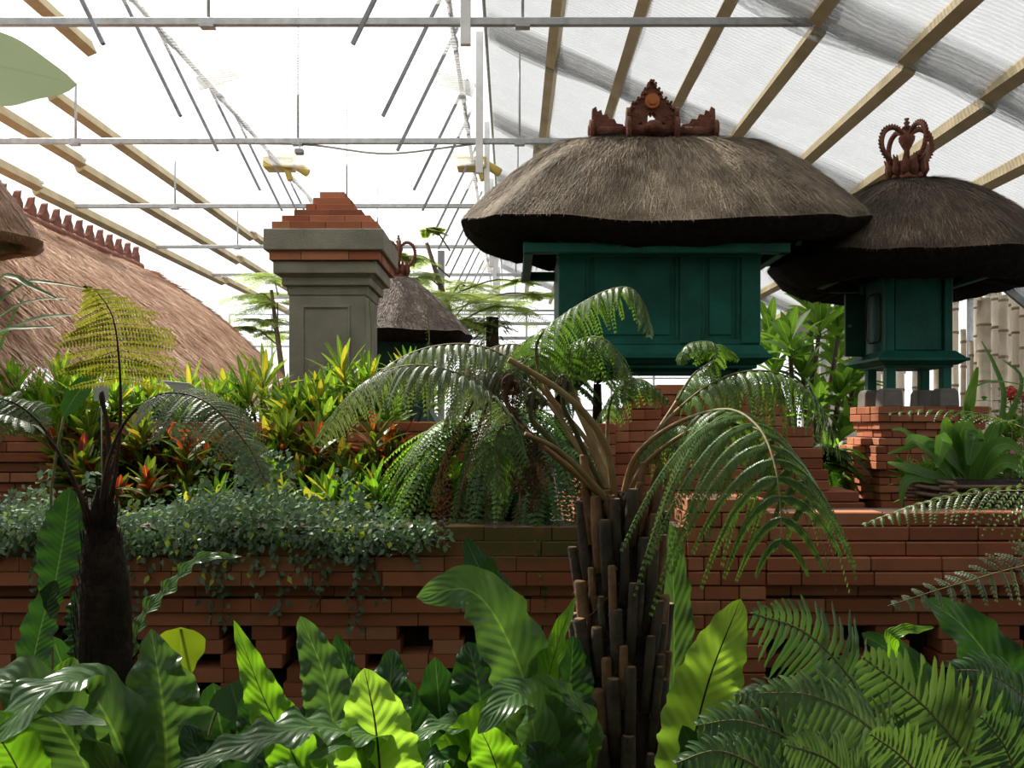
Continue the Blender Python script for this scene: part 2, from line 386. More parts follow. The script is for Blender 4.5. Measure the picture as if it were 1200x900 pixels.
# flat cloth under the ridge
xs2 = [-3.62+3.2*k/12 for k in range(13)]
mb = MB(); ys = [-1.5, .95, 3.4, 5.85, 8.28, 10.7, 13.1, 15.5, 17.9, 20.3, 22.7, 25.1, 27.5]
for a, b in zip(ys, ys[1:]):
    net_panel(mb, xs2, lambda x: CAMZ+4.0+.04*math.sin(x*2.2), a+.02, b, .14, .0, 10)
    rows = []
    for s in range(5):
        rows.append([mb.vert((x, b-.30+.3*s/4, CAMZ+4.0+.04*math.sin(x*2.2)-.03*s/4-.03*math.sin(s*2.+x*2))) for x in xs2])
    for s in range(4):
        for c in range(len(xs2)-1): mb.face((rows[s][c], rows[s][c+1], rows[s+1][c+1], rows[s+1][c]))
structure('ceiling.002', mb, M['net_thin'], 'thin white cloth hung flat in strips below the roof ridge', 'shade net')
mb = MB(); xl = [-9.2+5.6*k/8 for k in range(9)]
for yf in FR: net_panel(mb, xl, lambda x: roofz(x)+.14, yf-3, yf, .03, .05, 6)
structure('ceiling.003', mb, M['film'], 'clear film over the sloping roof on the bright side', 'roof film')
mb = MB()           # unseen dense cloth added to cut front light on the wall
net_panel(mb, [-9.2+15.2*k/10 for k in range(11)], lambda x: roofz(x)-.5, -7, 2.1, .1, 0, 8)
structure('ceiling.004', mb, M['net_dense'], 'unseen dense grey cloth added over the near end to cut front light', 'shade net')
# --- walls
def glazed(name, x0, x1, y0, y1, z0, z1, nv, nh, label, glassmat, r=.03):
    mb = MB()
    L = V((x1-x0, y1-y0, 0))
    for i in range(nv+1):
        p = V((x0, y0, 0))+L*(i/nv); mb.bar((p.x, p.y, z0), (p.x, p.y, z1), .06, .06, 0)
    for j in range(nh+1):
        z = z0+(z1-z0)*j/nh; mb.bar((x0, y0, z), (x1, y1, z), .05, .05, 0)
    b = [mb.vert(p) for p in ((x0, y0, z0), (x1, y1, z0), (x1, y1, z1), (x0, y0, z1))]
    mb.face(b, 1, False)
    structure(name, mb, [M['steel'], glassmat], label, 'wall')
glazed('wall_back', -9.2, 6.0, 27.8, 27.8, 0, 5.2, 11, 5, 'far glazed end wall of the greenhouse with steel bars', M['film'])
glazed('wall_left', -9.2, -9.2, 3, 27.8, 0, 3.6, 12, 3, 'glazed side wall of the greenhouse behind the russet roof', M['film'])
glazed('wall_left.001', -9.2, -9.2, -7, 2.9, 0, 5.0, 4, 3, 'unseen cloth side wall added at the near end to cut light, left-hand side', M['net_dense'])  # unseen near wall, dense cloth added to darken the foreground
glazed('wall_right.001', 6.05, 6.05, -7, 2.9, 0, 5.0, 4, 2, 'unseen pale cloth side wall added at the near end to dim light, right-hand side', M['net'])  # unseen near wall, added cloth holds back light from the right
glazed('wall_right', 6.05, 6.05, 3, 27.8, 0, 3.45, 12, 2, 'pale cladding sheet side wall behind the bamboo poles', M['poly'])
mb = MB(); mb.box(-9.2, 6.05, -7.1, -7., 0, 5.0)  # unseen wall added to block light from behind the viewer
structure('wall_front', mb, M['green_dark'], 'unseen dark boarded end wall behind the viewer, added to block front light', 'wall')
# corrugated eave strip
mb = MB(); rows = []
for k in range(160):
    y = 4+23*k/159; w = .035*math.sin(k*1.25)
    rows.append([mb.vert((5.55, y, roofz(5.55)+.05+w)), mb.vert((6.15, y, roofz(6.0)-.1+w))])
for a, b in zip(rows, rows[1:]): mb.face((a[0], a[1], b[1], b[0]))
structure('trim_1', mb, M['white_paint'], 'corrugated pale eave sheet above the bamboo poles', 'trim')

# --- tie bars of the frames
names = ['nearest', 'second', 'third', 'fourth', 'fifth', 'sixth', 'seventh']
for k in range(7):
    d = 7.14+3*k; z = CAMZ+3.37
    e = empty('steel_tie_bar', (-2, d, z), f'long grey steel tie bar across the roof, {names[k]} one from the viewer', 'roof bar', 'steel tie bars across the roof')
    mb = MB(); mb.bar((-6.75, d, z), (2.52, d, z), .05, .065); obj('bar', mb, M['steel'], e, bevel=.006)
    for X in (-5.2, -2.55, .09):
        mb = MB(); mb.tube([(X, d+.03, z-.03), (X, d+.03, roofz(X))], .014, 6); mb.box(X-.06, X+.06, d-.03, d+.05, z-.045, z-.03)
        obj('hanger_rod', mb, M['steel'], e)
    mb = MB(); mb.bar((-.385, d-.06, z-.22 if k == 0 else z-.40), (-.385, d-.06, roofz(-.385)-.05), .085, .05)
    obj('bracket_post', mb, M['white_paint'], e, bevel=.005)
    for xa in (-.95, -3.75):
        mb = MB(); mb.bar((xa, d+.04, z+.80 if xa > -2 else z+.70), (xa+.5, d+.04, z+.62 if xa > -2 else z+.85), .02, .16); obj('gusset_board', mb, M['white_paint'], e)
# --- purlins: one line of timbers each
def purlin(r, Z, breaks, label, side, end=27.5):
    X = r*Z
    e = empty('roof_purlin', (X, 10, CAMZ+Z), label, 'roof timber', 'tan timber purlins under the roof')
    b = [2.2]+breaks+[end]
    sl = .42*side
    for i, (a, c) in enumerate(zip(b, b[1:])):
        off = .045 if i % 2 else -.02
        mb = MB(); o = len(mb.v)
        for y in (a+.03, c-.03):
            for u, w in ((-1, -1), (1, -1), (1, 1), (-1, 1)):
                dx, dz = u*.055, w*.075
                mb.vert((X+off*side+dx*math.cos(sl)+dz*math.sin(sl), y, CAMZ+Z-off*.6-dx*math.sin(sl)+dz*math.cos(sl)))
        for q in ((3, 2, 1, 0), (4, 5, 6, 7), (0, 1, 5, 4), (1, 2, 6, 5), (2, 3, 7, 6), (3, 0, 4, 7)): mb.face([o+i_ for i_ in q], 0, False)
        obj('timber', mb, M['wood'], e)
    for y in b[1:-1]:
        mb = MB(); mb.box(X-.03, X+.03, y-.12, y+.12, CAMZ+Z+.06, CAMZ+Z+.10); obj('splice_plate', mb, M['white_paint'], e)
for i, r in enumerate((.10, .30, .50, .756, 1.084, 1.453, 1.917, 2.53)):
    Z = 4.52/(1+.45*r)
    purlin(r, Z, [7.1, 13.1, 19.1], 'tan timber purlin of the cloth-covered roof slope, ' + ['closest to the ridge', 'second from the ridge', 'third from the ridge, behind the carved ornament', 'fourth from the ridge, above the big thatch', 'fifth from the ridge', 'sixth from the ridge, meeting the crowned finial', 'seventh from the ridge', 'lowest one, glimpsed between the two shrines'][i], 1)
for i, (r, br) in enumerate(((1.13, [9.9, 16.1]), (1.37, [10.1, 17.9]), (1.65, [12.0, 19.0]), (1.99, [12.1, 20]))):
    Z = 6.41/(1+.45*r)
    purlin(-r, Z, br if i else [], 'timber purlin on the glaring bright roof slope, ' + ['short highest one above the pale leaf', 'second highest, ending at the grey pillar', 'third highest', 'lowest, just over the russet thatched roof'][i], -1, 27.5 if i else 9.7)
# --- ventilation shafts with rack arms
RD = [6.43, 7.93, 8.93, 10.43, 11.43, 12.93, 13.93, 15.43, 16.43, 17.93, 18.93, 20.43, 21.43]
for side, X, lab in ((1, -.60, 'dark ventilation drive shaft with slanting rack arms beside the cloth slope'), (-1, -3.56, 'dark ventilation drive shaft with rack arms on the glaring bright side')):
    e = empty('vent_shaft', (X, 12, CAMZ+4.0), lab, 'vent shaft', 'roof ventilation shafts')
    mb = MB(); mb.tube([(X, 3, CAMZ+4.0), (X, 27.5, CAMZ+4.0)], .026, 8)
    for y in RD: mb.tube([(X, y-.08, CAMZ+4.0), (X, y+.08, CAMZ+4.0)], .038, 8)
    obj('shaft', mb, M['steel_dark'], e)
    xb = -1.2 if side > 0 else -3.08
    for y in RD:
        mb = MB(); mb.bar((xb, y, CAMZ+2.87), (xb+.66*side, y, CAMZ+4.22), .035, .028); obj('rack_arm', mb, M['steel_dark'], e)
    mb = MB(); mb.box(X-.24, X+.20, 13.0, 13.3, CAMZ+3.93, CAMZ+4.10); mb.tube([(X+.2, 13.15, CAMZ+4.02), (X+.42, 13.15, CAMZ+3.88)], .07, 10)
    mb.tube([(X+.1, 13.1, CAMZ+3.95), (X+.16, 13.1, CAMZ+3.75)], .05, 8)
    obj('gear_motor', mb, M['yellow_box'], e, bevel=.012)
mb = MB(); mb.tube([(-.3, 2.5, CAMZ+4.48), (-.3, 27.5, CAMZ+4.48)], .02, 6)
tag(obj('edge_cable', mb, M['steel'], None, (-.3, 10, CAMZ+4.48)), 'thin cable along the upper edge of the sloping cloth', 'cable')
mb = MB(); mb.tube(smooth([P(290, 168, 10.16), P(365, 170, 10.16), P(450, 180, 10.16), P(530, 172, 10.16), P(560, 168, 10.16)], 24), .012, 6)
tag(obj('sagging_cable', mb, M['steel'], None, P(450, 180, 10.16)), 'grey electric cable sagging from the second tie bar', 'cable')
e = empty('roof_sensor', P(351, 178, 10.1), 'small dark box hanging below the second tie bar', 'sensor')
mb = MB(); p = P(351, 178, 10.1); mb.box(p.x-.05, p.x+.05, p.y-.04, p.y+.04, p.z-.03, p.z+.03); obj('housing', mb, M['steel_dark'], e, bevel=.01)
mb = MB(); mb.tube([(p.x, p.y, p.z+.03), (p.x, p.y, CAMZ+3.36)], .006, 5); obj('hook', mb, M['steel'], e)

# ================================================================ THATCH
def strands(mb, f, n, L, w, rng, lift=(.002, .012), jit=.25, curl=0., m=0, vlo=0., vhi=1.):
    """thin straw strands lying down-slope on the surface f(u,v)->(pos,normal)"""
    for _ in range(n):
        u = rng.random(); v = vlo+(vhi-vlo)*rng.random(); l = L*rng.uniform(.6, 1.3)
        p, N = f(u, v); q, _n = f(u, min(1.06, v+.02)); T = (q-p)
        if T.length < 1e-6: continue
        T.normalize(); S = T.cross(N).normalized(); T = (T+S*rng.gauss(0, jit)).normalized(); S = T.cross(N).normalized()
        h = rng.uniform(*lift); ww = w*rng.uniform(.6, 1.4)
        a = p+N*h*.3; b = p+T*l*.55+N*h; c = p+T*l+N*(h*rng.uniform(.2, 1.5)+curl)
        i0 = mb.vert(a-S*ww*.5); i1 = mb.vert(a+S*ww*.5); i2 = mb.vert(b+S*ww*.5); i3 = mb.vert(b-S*ww*.5); i4 = mb.vert(c)
        mb.face((i0, i1, i2, i3), m); mb.face((i3, i2, i4), m)
def sup(a, e):
    c, s = math.cos(a), math.sin(a)
    return math.copysign(abs(c)**(2/e), c), math.copysign(abs(s)**(2/e), s)
def dome(cx, cy, hx, hy, zt, ze, thx, thy, ex=3., g=1.25, rise=0., wob=.012, seed=1, fexp=1.):
    ph = [random.Random(seed+i).uniform(0, 6) for i in range(4)]
    def pos(u, v):
        a = 2*math.pi*u; c, s = sup(a, ex); ff = v**fexp
        X = thx+(hx-thx)*ff; Y = thy+(hy-thy)*ff
        w = wob*(math.sin(7*a+ph[0])+.7*math.sin(13*a+ph[1]+3*v))*min(1, v*2)
        return V((cx+(X+w)*c, cy+(Y+w)*s, zt-(zt-ze-rise*abs(c)**2)*v**g+w*.6))
    def f(u, v):
        p = pos(u, v); du = pos(u+.004, v)-pos(u-.004, v); dv = pos(u, v+.01)-pos(u, max(0.001, v-.01))
        N = du.cross(dv); N = -N if N.z < 0 else N
        return p, N.normalized() if N.length > 1e-9 else UP
    return f
def thatch_roof(parent, f, cx, cy, mat, nst, cut_in=.16, cut_dn=.12, L=.2, w=.006, seed=1, NU=96, NV=12, shag=900, em=None):
    rng = random.Random(seed); mb = MB(); rings = []
    rings.append([mb.vert(f(k/NU, .001)[0]) for k in range(NU)])
    for j in range(1, NV+1): rings.append([mb.vert(f(k/NU, j/NV)[0]) for k in range(NU)])
    for j in range(NV):
        for k in range(NU): mb.face((rings[j][k], rings[j+1][k], rings[j+1][(k+1) % NU], rings[j][(k+1) % NU]))
    mb.face(rings[0])
    strands(mb, f, nst, L, w, rng, lift=(.001, .008), jit=.16, vhi=.86)
    strands(mb, f, nst//5, L*.35, w, rng, lift=(.0, .006), jit=.25, vlo=.86, vhi=.965)
    roof = obj('thatch', mb, mat, parent)
    mb = MB(); top = [mb.vert(f(k/NU, 1.)[0]) for k in range(NU)]; prev = top
    for s, (ci, cd) in enumerate(((.35, .55), (1., 1.), (2.6, .55))):
        ring = []
        for k in range(NU):
            p = f(k/NU, 1.)[0]; r = V((p.x-cx, p.y-cy, 0)); l = r.length
            q = p-r.normalized()*min(l*.85, cut_in*ci)+V((0, 0, -cut_dn*cd+rng.uniform(-.008, .008))); ring.append(mb.vert(q))
        for k in range(NU): mb.face((prev[k], ring[k], ring[(k+1) % NU], prev[(k+1) % NU]))
        prev = ring
    mb.face(prev)
    for _ in range(shag):       # shaggy straw ends along the cut eave
        u = rng.random(); p, N = f(u, 1.); r = V((p.x-cx, p.y-cy, 0)).normalized(); t = rng.random()
        b = p-r*(cut_in*t*1.1)-UP*(cut_dn*min(1, t*1.3)); D = (r*rng.uniform(-.1, .5)-UP*rng.uniform(.4, 1)).normalized(); S = D.cross(r)
        S = S.normalized() if S.length > 1e-4 else V((1, 0, 0))
        b = b-D*.02; l = rng.uniform(.02, .065); i0 = mb.vert(b-S*w*.5); i1 = mb.vert(b+S*w*.5); i2 = mb.vert(b+D*l+S*rng.gauss(0, .01)); mb.face((i0, i1, i2))
    obj('eave', mb, em or M['thatch_shade'], roof)
    return roof
def crown(parent, c, R, H, mat=None):
    """terracotta crown: carved collar, four looped arms, spike"""
    mat = mat or M['terra']; c = V(c); mb = MB()
    mb.lathe(c, [(R*.60, 0), (R*.68, .02*H), (R*.60, .08*H), (R*.55, .13*H), (R*.62, .2*H), (R*.54, .27*H), (R*.5, .33*H), (R*.2, .36*H)], 20)
    for k in range(12):
        a = 2*math.pi*k/12; p = c+V((math.cos(a)*R*.56, math.sin(a)*R*.56, H*.12)); o = V((math.cos(a), math.sin(a), 0))
        mb.tube([p, p+o*R*.10+UP*H*.08, p+o*R*.10+UP*H*.2, p+o*R*.24+UP*H*.29], [R*.12, R*.14, R*.10, R*.02], 6)
        mb.tube([p+UP*H*.1, p+UP*H*.3+o*R*.02], [R*.12, R*.02], 5)
    for k in range(8):
        a = 2*math.pi*(k+.5)/8; p = c+V((math.cos(a)*R*.55, math.sin(a)*R*.55, H*.06)); o = V((math.cos(a), math.sin(a), 0))
        mb.lathe(p+o*R*.04, [(.01*R, -.05*H), (R*.12, -.02*H), (R*.14, .02*H), (R*.06, .07*H)], 8)
    obj('finial_collar', mb, mat, parent)
    for k in range(4):
        a = math.radians(12+90*k); o = V((math.cos(a), math.sin(a), 0)); mb = MB()
        pts = smooth([c+o*R*.42+UP*H*.28, c+o*R*.88+UP*H*.42, c+o*R*1.08+UP*H*.60, c+o*R*.95+UP*H*.78, c+o*R*.58+UP*H*.85, c+o*R*.24+UP*H*.79, c+o*R*.1+UP*H*.70], 26)
        mb.tube(pts, [R*.10-.04*R*abs(i/25-.5) for i in range(26)], 8)
        for i in range(2, 20):
            T = (pts[i+1]-pts[i]).normalized(); S = T.cross(o.cross(UP)); S = S if S.dot(pts[i]-(c+UP*H*.6)) > 0 else -S
            mb.tube([pts[i]+S*R*.07, pts[i]+S*R*.15+T*R*.03], [R*.06, R*.015], 5)
        obj('finial_arm', mb, mat, parent)
    mb = MB()
    mb.lathe(c, [(R*.12, .3*H), (R*.10, .52*H), (R*.16, .56*H), (R*.28, .66*H), (R*.30, .72*H), (R*.16, .77*H), (R*.08, .81*H), (R*.18, .85*H), (R*.18, .87*H), (R*.07, .9*H), (R*.12, .94*H), (R*.05, .96*H), (R*.10, 1.0*H), (R*.02, 1.0*H)], 12)
    obj('finial_spike', mb, mat, parent)

# ================================================================ MASONRY
def brick_block(mb, x0, x1, y0, y1, z0, h, bl, rng, off=0., sides='flr', jit=.003, gap=.004, mi=0, joint=1, bw=None):
    bw = bw or min(.11, (y1-y0)*.45, (x1-x0)*.45)
    mb.box(x0+.008, x1-.008, y0+.008, y1-.008, z0, z0+h-.001, joint)
    def run(a0, a1, o):
        cuts = [a0]; a = a0+bl*(1-o % 1.) if o % 1. > .05 else a0+bl
        while a < a1-.35*bl: cuts.append(a+rng.uniform(-.02, .02)*bl); a += bl
        cuts.append(a1); return list(zip(cuts, cuts[1:]))
    if 'f' in sides:
        for a, b in run(x0, x1, off):
            j = rng.uniform(-jit, jit); mb.box(a+gap/2, b-gap/2, y0+j, y0+bw, z0+gap*.6+rng.uniform(0, jit*.5), z0+h-rng.uniform(0, jit*.7), mi)
    for sd, xx in (('l', x0), ('r', x1)):
        if sd in sides:
            for a, b in run(y0+bw, y1, off+.5):
                j = rng.uniform(-jit, jit)
                if sd == 'l': mb.box(xx+j, xx+bw, a+gap/2, b-gap/2, z0+gap*.6, z0+h-rng.uniform(0, jit*.7), mi)
                else: mb.box(xx-bw, xx+j, a+gap/2, b-gap/2, z0+gap*.6, z0+h-rng.uniform(0, jit*.7), mi)
rng = random.Random(7)
HW = .0568
# --- low retaining wall across the picture
wroot = empty('garden_wall', (0, 3.3, 0), 'long low wall of orange brick with moulded courses behind the foreground ferns', 'wall')
prof = [0, .012, .030, .050, .050, -.035, .004, -.018]
ztop = 1.2568
mb = MB()
def wall_run(mb, xa, xb, drop, mi):
    for c in range(8):
        if c < drop: continue
        yf = 3.36-prof[c]; z0 = ztop-HW*(c+1)
        brick_block(mb, xa, xb, yf, 3.56, z0, HW, .275, rng, rng.random(), 'flr', mi=mi)
    for c in range(8, 17):       # pierced honeycomb courses
        z0 = ztop-HW*(c+1); x = xa+(.14 if c % 2 else 0); k = 0
        while x < xb:
            w = .20 if k % 3 == 0 else .12
            mb.box(x, min(xb, x+w), 3.39, 3.52, z0+.002, z0+HW-.001, mi); k += 1
            x += w+(.13 if (k+c) % 3 else .004)
    for c in range(17, 22):
        brick_block(mb, xa, xb, 3.34, 3.56, ztop-HW*(c+1), HW, .275, rng, rng.random(), 'f', mi=mi)
wall_run(mb, -3.6, .68, 1, 0); obj('mossy_run', mb, [M['brick_moss'], M['brick_dark']], wroot, bevel=.004)
tag(bpy.context.scene.objects['mossy_run'], 'stretch with green moss on its top courses')
mb = MB(); wall_run(mb, .99, 3.6, 0, 0); obj('moulded_run', mb, [M['brick'], M['brick_dark']], wroot, bevel=.004)
mb = MB()
for c in range(-1, 21):
    brick_block(mb, .68, .99, 3.318, 3.58, ztop-HW*(c+1), HW, .135, rng, .5*(c % 2), 'flr', mi=0)
obj('pier', mb, [M['brick'], M['brick_dark']], wroot, bevel=.004)

# --- raised bed wall at the back left
mb = MB(); HB = .0515
for c in range(11):
    off = [0, 0, .015, .015, .0, 0, -.03, -.03, -.03, 0, .02][c]
    brick_block(mb, -5.0, -.12, 4.33-off, 4.6, 1.615-HB*(c+1), HB, .26, rng, rng.random(), 'fr', mi=0)
o = obj('planter_wall', mb, [M['brick'], M['brick_dark']], None, (-2, 4.4, 1.06), bevel=.003)
tag(o, 'low brick planter wall under the crotons, at the back on the terrace', 'wall')
mb = MB(); mb.box(-5, -.16, 4.58, 6.4, 1.06, 1.56)
tag(obj('planter_soil', mb, M['soil'], None, (-2, 5.2, 1.06)), 'dark soil bed filled in behind the low brick planter wall', 'soil', kind='structure')

# --- stepped plinth under the big shrine
e = empty('shrine_plinth', (.9, 4.8, 1.06), 'broad stepped orange brick plinth carrying the big thatched shrine', 'plinth')
mb = MB(); h = .0535
tiers = [(.735, 1.36, 4.35), (.735, 1.36, 4.35), (.61, 1.40, 4.32), (.61, 1.40, 4.32), (.56, 1.52, 4.29), (.56, 1.52, 4.29), (.46, 1.56, 4.27), (.46, 1.56, 4.27), (.40, 1.58, 4.25), (.40, 1.58, 4.24), (.36, 1.72, 4.22), (.36, 1.74, 4.20), (.30, 1.78, 4.16), (.30, 1.78, 4.12)]
z = 1.806
for c, (a, b, y) in enumerate(tiers):
    z -= h
    if z < 1.0: break
    brick_block(mb, a, b, y, 5.6, z, h, .26, rng, .5*(c % 2)+.1, 'flr', mi=0)
obj('stepped_base', mb, [M['brick'], M['brick_dark']], e, bevel=.003)
mb = MB()       # small corner stair of bricks
for x, zt in ((.525, 1.675), (.605, 1.73), (.69, 1.785), (.46, 1.61)):
    zz = zt
    while zz > 1.1:
        mb.box(x-.045, x+.045, 4.2+(.69-x)*-.2, 4.33, zz-.051, zz-.002); zz -= .0535
obj('corner_step', mb, [M['brick'], M['brick_dark']], e, bevel=.003)

# --- right pillar plinth
e = empty('brick_pillar', (2.45, 5.2, 1.06), 'orange brick pillar with stepped corner bricks under the small green shrine', 'pillar')
mb = MB(); h = .0465; z = 1.7102
pr = [0, 0, -.015, -.03, -.005, .022, .022, .022, -.005, -.01, -.012, -.02, -.025, -.03]
for c, of in enumerate(pr):
    z -= h
    brick_block(mb, 2.145-of, 2.80+of, 5.0-of, 5.42+of, z, h, .135, rng, .5*(c % 2), 'flr', mi=0)
obj('shaft', mb, [M['brick'], M['brick_dark']], e, bevel=.003)
mb = MB(); z = 1.7102-4*h
for c, (x0, y0) in enumerate(((2.085, 5.10), (2.045, 5.12), (2.045, 5.12), (2.05, 5.12), (2.075, 5.12), (2.085, 5.12), (2.095, 5.12), (2.11, 5.12))):
    z -= h
    for a in (y0, y0+.11): mb.box(x0, 2.17, a, a+.105, z+.002, z+h-.002)
obj('corner_wing', mb, [M['brick'], M['brick_dark']], e, bevel=.003)

# --- grey stone pillar with stepped brick top
D = 5.9
def rc(x0, x1, yt, yb, dep=.74, d=D, inset=0.):
    a, b = P(x0, yb, d), P(x1, yt, d); cx = (a.x+b.x)/2; w = (b.x-a.x)/2
    return a.x, b.x, a.z, b.z
e = empty('stone_pillar', P(384, 600, 6.3), 'grey stone pillar with stepped orange brick pyramid on its moulded cap', 'pillar')
CY = 6.28; CX = P(379, 0, D).x
mb = MB()
for (x0, x1, yt, yb) in ((371, 401, 211, 220), (362, 407, 220, 229.5), (354, 413, 229.5, 239), (339, 420, 239, 248.5), (326, 432, 248.5, 258), (315, 440, 258, 268)):
    w = (x1-x0)/2*D/1000; a, b, z0, z1 = rc(x0, x1, yt, yb)
    brick_block(mb, CX-w, CX+w, CY-w*.95, CY+w*.95, z0, z1-z0, .25, rng, rng.random(), 'flr', mi=0, bw=min(.1, w*.5))
obj('brick_cap', mb, [M['brick'], M['brick_dark']], e, bevel=.003)
def sb(mb, x0, x1, yt, yb, x0b=None, x1b=None):
    w = (x1-x0)/2*D/1000; wb = w if x0b is None else (x1b-x0b)/2*D/1000; a, b, z0, z1 = rc(x0, x1, yt, yb)
    mb.frustum((CX-wb, CX+wb, CY-wb*.95, CY+wb*.95), z0, (CX-w, CX+w, CY-w*.95, CY+w*.95), z1)
mb = MB(); sb(mb, 309, 449, 268, 293); obj('cap_slab', mb, M['stone'], e, bevel=.006)
mb = MB(); a, b, z0, z1 = rc(314, 444, 293, 304.5); w = 65*D/1000
brick_block(mb, CX-w, CX+w, CY-w*.95, CY+w*.95, z0, z1-z0, .33, rng, .3, 'flr', mi=0); obj('brick_band', mb, [M['brick'], M['brick_dark']], e, bevel=.003)
mb = MB(); sb(mb, 318, 440, 304.5, 319); sb(mb, 323, 435, 319, 322, 327, 431); sb(mb, 326, 432, 322, 332); sb(mb, 330, 428, 332, 343, 332, 426); obj('moulding', mb, M['stone'], e, bevel=.005)
mb = MB(); sb(mb, 333, 425, 343, 640)
obj('shaft', mb, M['stone'], e, bevel=.006)
mb = MB(); yf = CY-46*D/1000*.95
for (x0, x1, y0, y1) in ((349, 351.5, 357, 470), (404, 406.5, 357, 470), (349, 406.5, 355, 358)):
    p, q = P(x0, y1, D), P(x1, y0, D); mb.box(p.x, q.x, yf-.012, yf+.01, p.z, q.z)
obj('panel_border', mb, M['stone'], e, bevel=.003)
# ================================================================ SHRINES
def carved(mb, cx, cz, k, y0, y1, pts): mb.plate([(cx+x*k, cz+z*k) for x, z in pts], y0, y1)
# --- big shrine
X0, X1, Y0, Y1 = .27, 1.365, 4.75, 5.5
S = empty('thatched_shrine', (.82, 5.1, 1.81), 'large green wooden shrine under a wide weathered thatched roof with carved ridge ornaments', 'shrine')
f = dome(.875, 5.05, 1.165, .64, 3.285, 2.665, .50, .06, 3.0, 1.30, .09, .009, 5, .95)
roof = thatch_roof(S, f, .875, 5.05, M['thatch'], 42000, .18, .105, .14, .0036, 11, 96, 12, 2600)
mb = MB(); mb.box(X0, X1, Y0, Y1, 2.05, 2.60); body = obj('body', mb, M['green'], S, bevel=.004)
for xa, xb in ((X0-.012, X0+.135), (.93, 1.045), (X1-.095, X1+.012)):
    mb = MB(); mb.box(xa, xb, Y0-.028, Y0+.05, 2.05, 2.60); obj('post', mb, M['green'], S, bevel=.005)
for xa, xb in ((.405, .93), (1.045, 1.27)):
    mb = MB(); t = .022
    for a, b, c, d_ in ((xa, xa+t, 2.05, 2.57), (xb-t, xb, 2.05, 2.57), (xa+t, xb-t, 2.05, 2.075), (xa+t, xb-t, 2.55, 2.572)): mb.box(a, b, Y0-.014, Y0+.01, c, d_)
    mb.box(xa+.05, xb-.05, Y0-.008, Y0+.01, 2.10, 2.53)
    obj('panel', mb, M['green'], body, bevel=.003)
mb = MB(); mb.box(X0-.02, X1+.02, Y0-.04, Y0+.06, 2.53, 2.60); mb.box(X0+.05, X1-.05, Y0-.02, Y0, 2.045, 2.075); obj('rail', mb, M['green'], S, bevel=.004)
mb = MB(); mb.bar((.06, 4.62, 2.555), (1.50, 4.62, 2.555), .05, .055); mb.bar((.06, 5.5, 2.555), (1.50, 5.5, 2.555), .05, .055)
mb.bar((.09, 4.6, 2.555), (.09, 5.5, 2.555), .05, .055); mb.bar((1.47, 4.6, 2.555), (1.47, 5.5, 2.555), .05, .055); obj('wall_plate', mb, M['green'], S, bevel=.004)
mb = MB()
for k in range(9):
    x = .08+1.5*k/8; mb.bar((x, 4.70, 2.60), (x, 5.05, 2.9), .03, .03)
obj('rafter', mb, M['green_dark'], S)
def base_tray(parent, x0, x1, y0, y1, zt, zb):
    mb = MB(); h = zt-zb; o = .055
    mb.frustum((x0-o, x1+o, y0-o, y1+o), zb+h*.55, (x0-.01, x1+.01, y0-.01, y1+.01), zt)
    mb.box(x0-o-.012, x1+o+.012, y0-o-.012, y1+o+.012, zb+h*.36, zb+h*.56)
    mb.frustum((x0-.02, x1+.02, y0-.02, y1+.02), zb+h*.16, (x0-o, x1+o, y0-o, y1+o), zb+h*.36)
    mb.box(x0, x1, y0, y1, zb, zb+h*.17)
    obj('base', mb, M['green'], parent, bevel=.004)
base_tray(S, X0, X1, Y0, Y1, 2.055, 1.915)
for x in (X0+.06, X1-.06):
    for y in (Y0+.06, Y1-.1):
        mb = MB(); mb.box(x-.04, x+.04, y-.04, y+.04, 1.806, 1.925); obj('leg', mb, M['green'], S, bevel=.004)
mb = MB(); mb.box(X0+.1, X1-.1, Y0+.05, Y0+.09, 1.88, 1.92); obj('apron', mb, M['green_dark'], S)
# ridge: tube tiles, crests, centre carving
zr = CAMZ+(498-155)/1000*5.02
for xa, xb in ((-.0, .205), (.45+.53, .45+.76)):
    pass
def px5(x): return (x-600)/1000*5.02
for xa, xb, s in ((693, 736, 1), (792, 838, -1)):
    mb = MB(); mb.tube([(px5(xa), 5.02, zr), (px5(xb), 5.02, zr)], .034, 14); r = obj('ridge_tile', mb, M['terra'], S)
    mb = MB(); xe = px5(xa if s > 0 else xb); mb.tube([(xe-.012, 5.02, zr+.01), (xe+.012, 5.02, zr+.01)], .062, 14); mb.tube([(xe-.02, 5.02, zr+.01), (xe+.02, 5.02, zr+.01)], .03, 10)
    obj('end_disc', mb, M['terra'], r)
    mb = MB(); W = px5(xb)-px5(xa)
    out = [(0, .0), (.02, .12), (.12, .135), (.16, .105), (.26, .115), (.30, .085), (.42, .09), (.48, .06), (.62, .062), (.68, .035), (.85, .03), (.92, .0)]
    out = [((px5(xa)+W*x if s > 0 else px5(xb)-W*x), zr+.01+z*1.0) for x, z in out]
    if s > 0: out = out[::-1]
    mb.plate(out, 5.0, 5.05); obj('crest', mb, M['terra'], r)
oc = px5(763); k = 5.02/1000
mb = MB(); mb.tube([(px5(734), 5.0, zr), (px5(793), 5.0, zr)], .036, 14); orn = obj('ridge_ornament', mb, M['terra'], S)
half = [(4, -1), (4, 18), (0, 22)]
R = [(0.0, 59), (1.5, 55), (4, 52), (4, 49), (8, 46), (8, 42), (11, 41), (11, 36), (16, 35), (18, 31), (22, 30), (22, 25), (25, 23), (24, 16), (26, 13), (25, 6), (27, 3), (27, -2), (17, -2), (17, 5), (13, 8), (10, 5), (9, -2), (5, -2), (5, 16), (2, 20), (0, 17)]
full = [(oc+x*k, zr+.01+z*k) for x, z in R]+[(oc-x*k, zr+.01+z*k) for x, z in R[::-1][1:-1]]
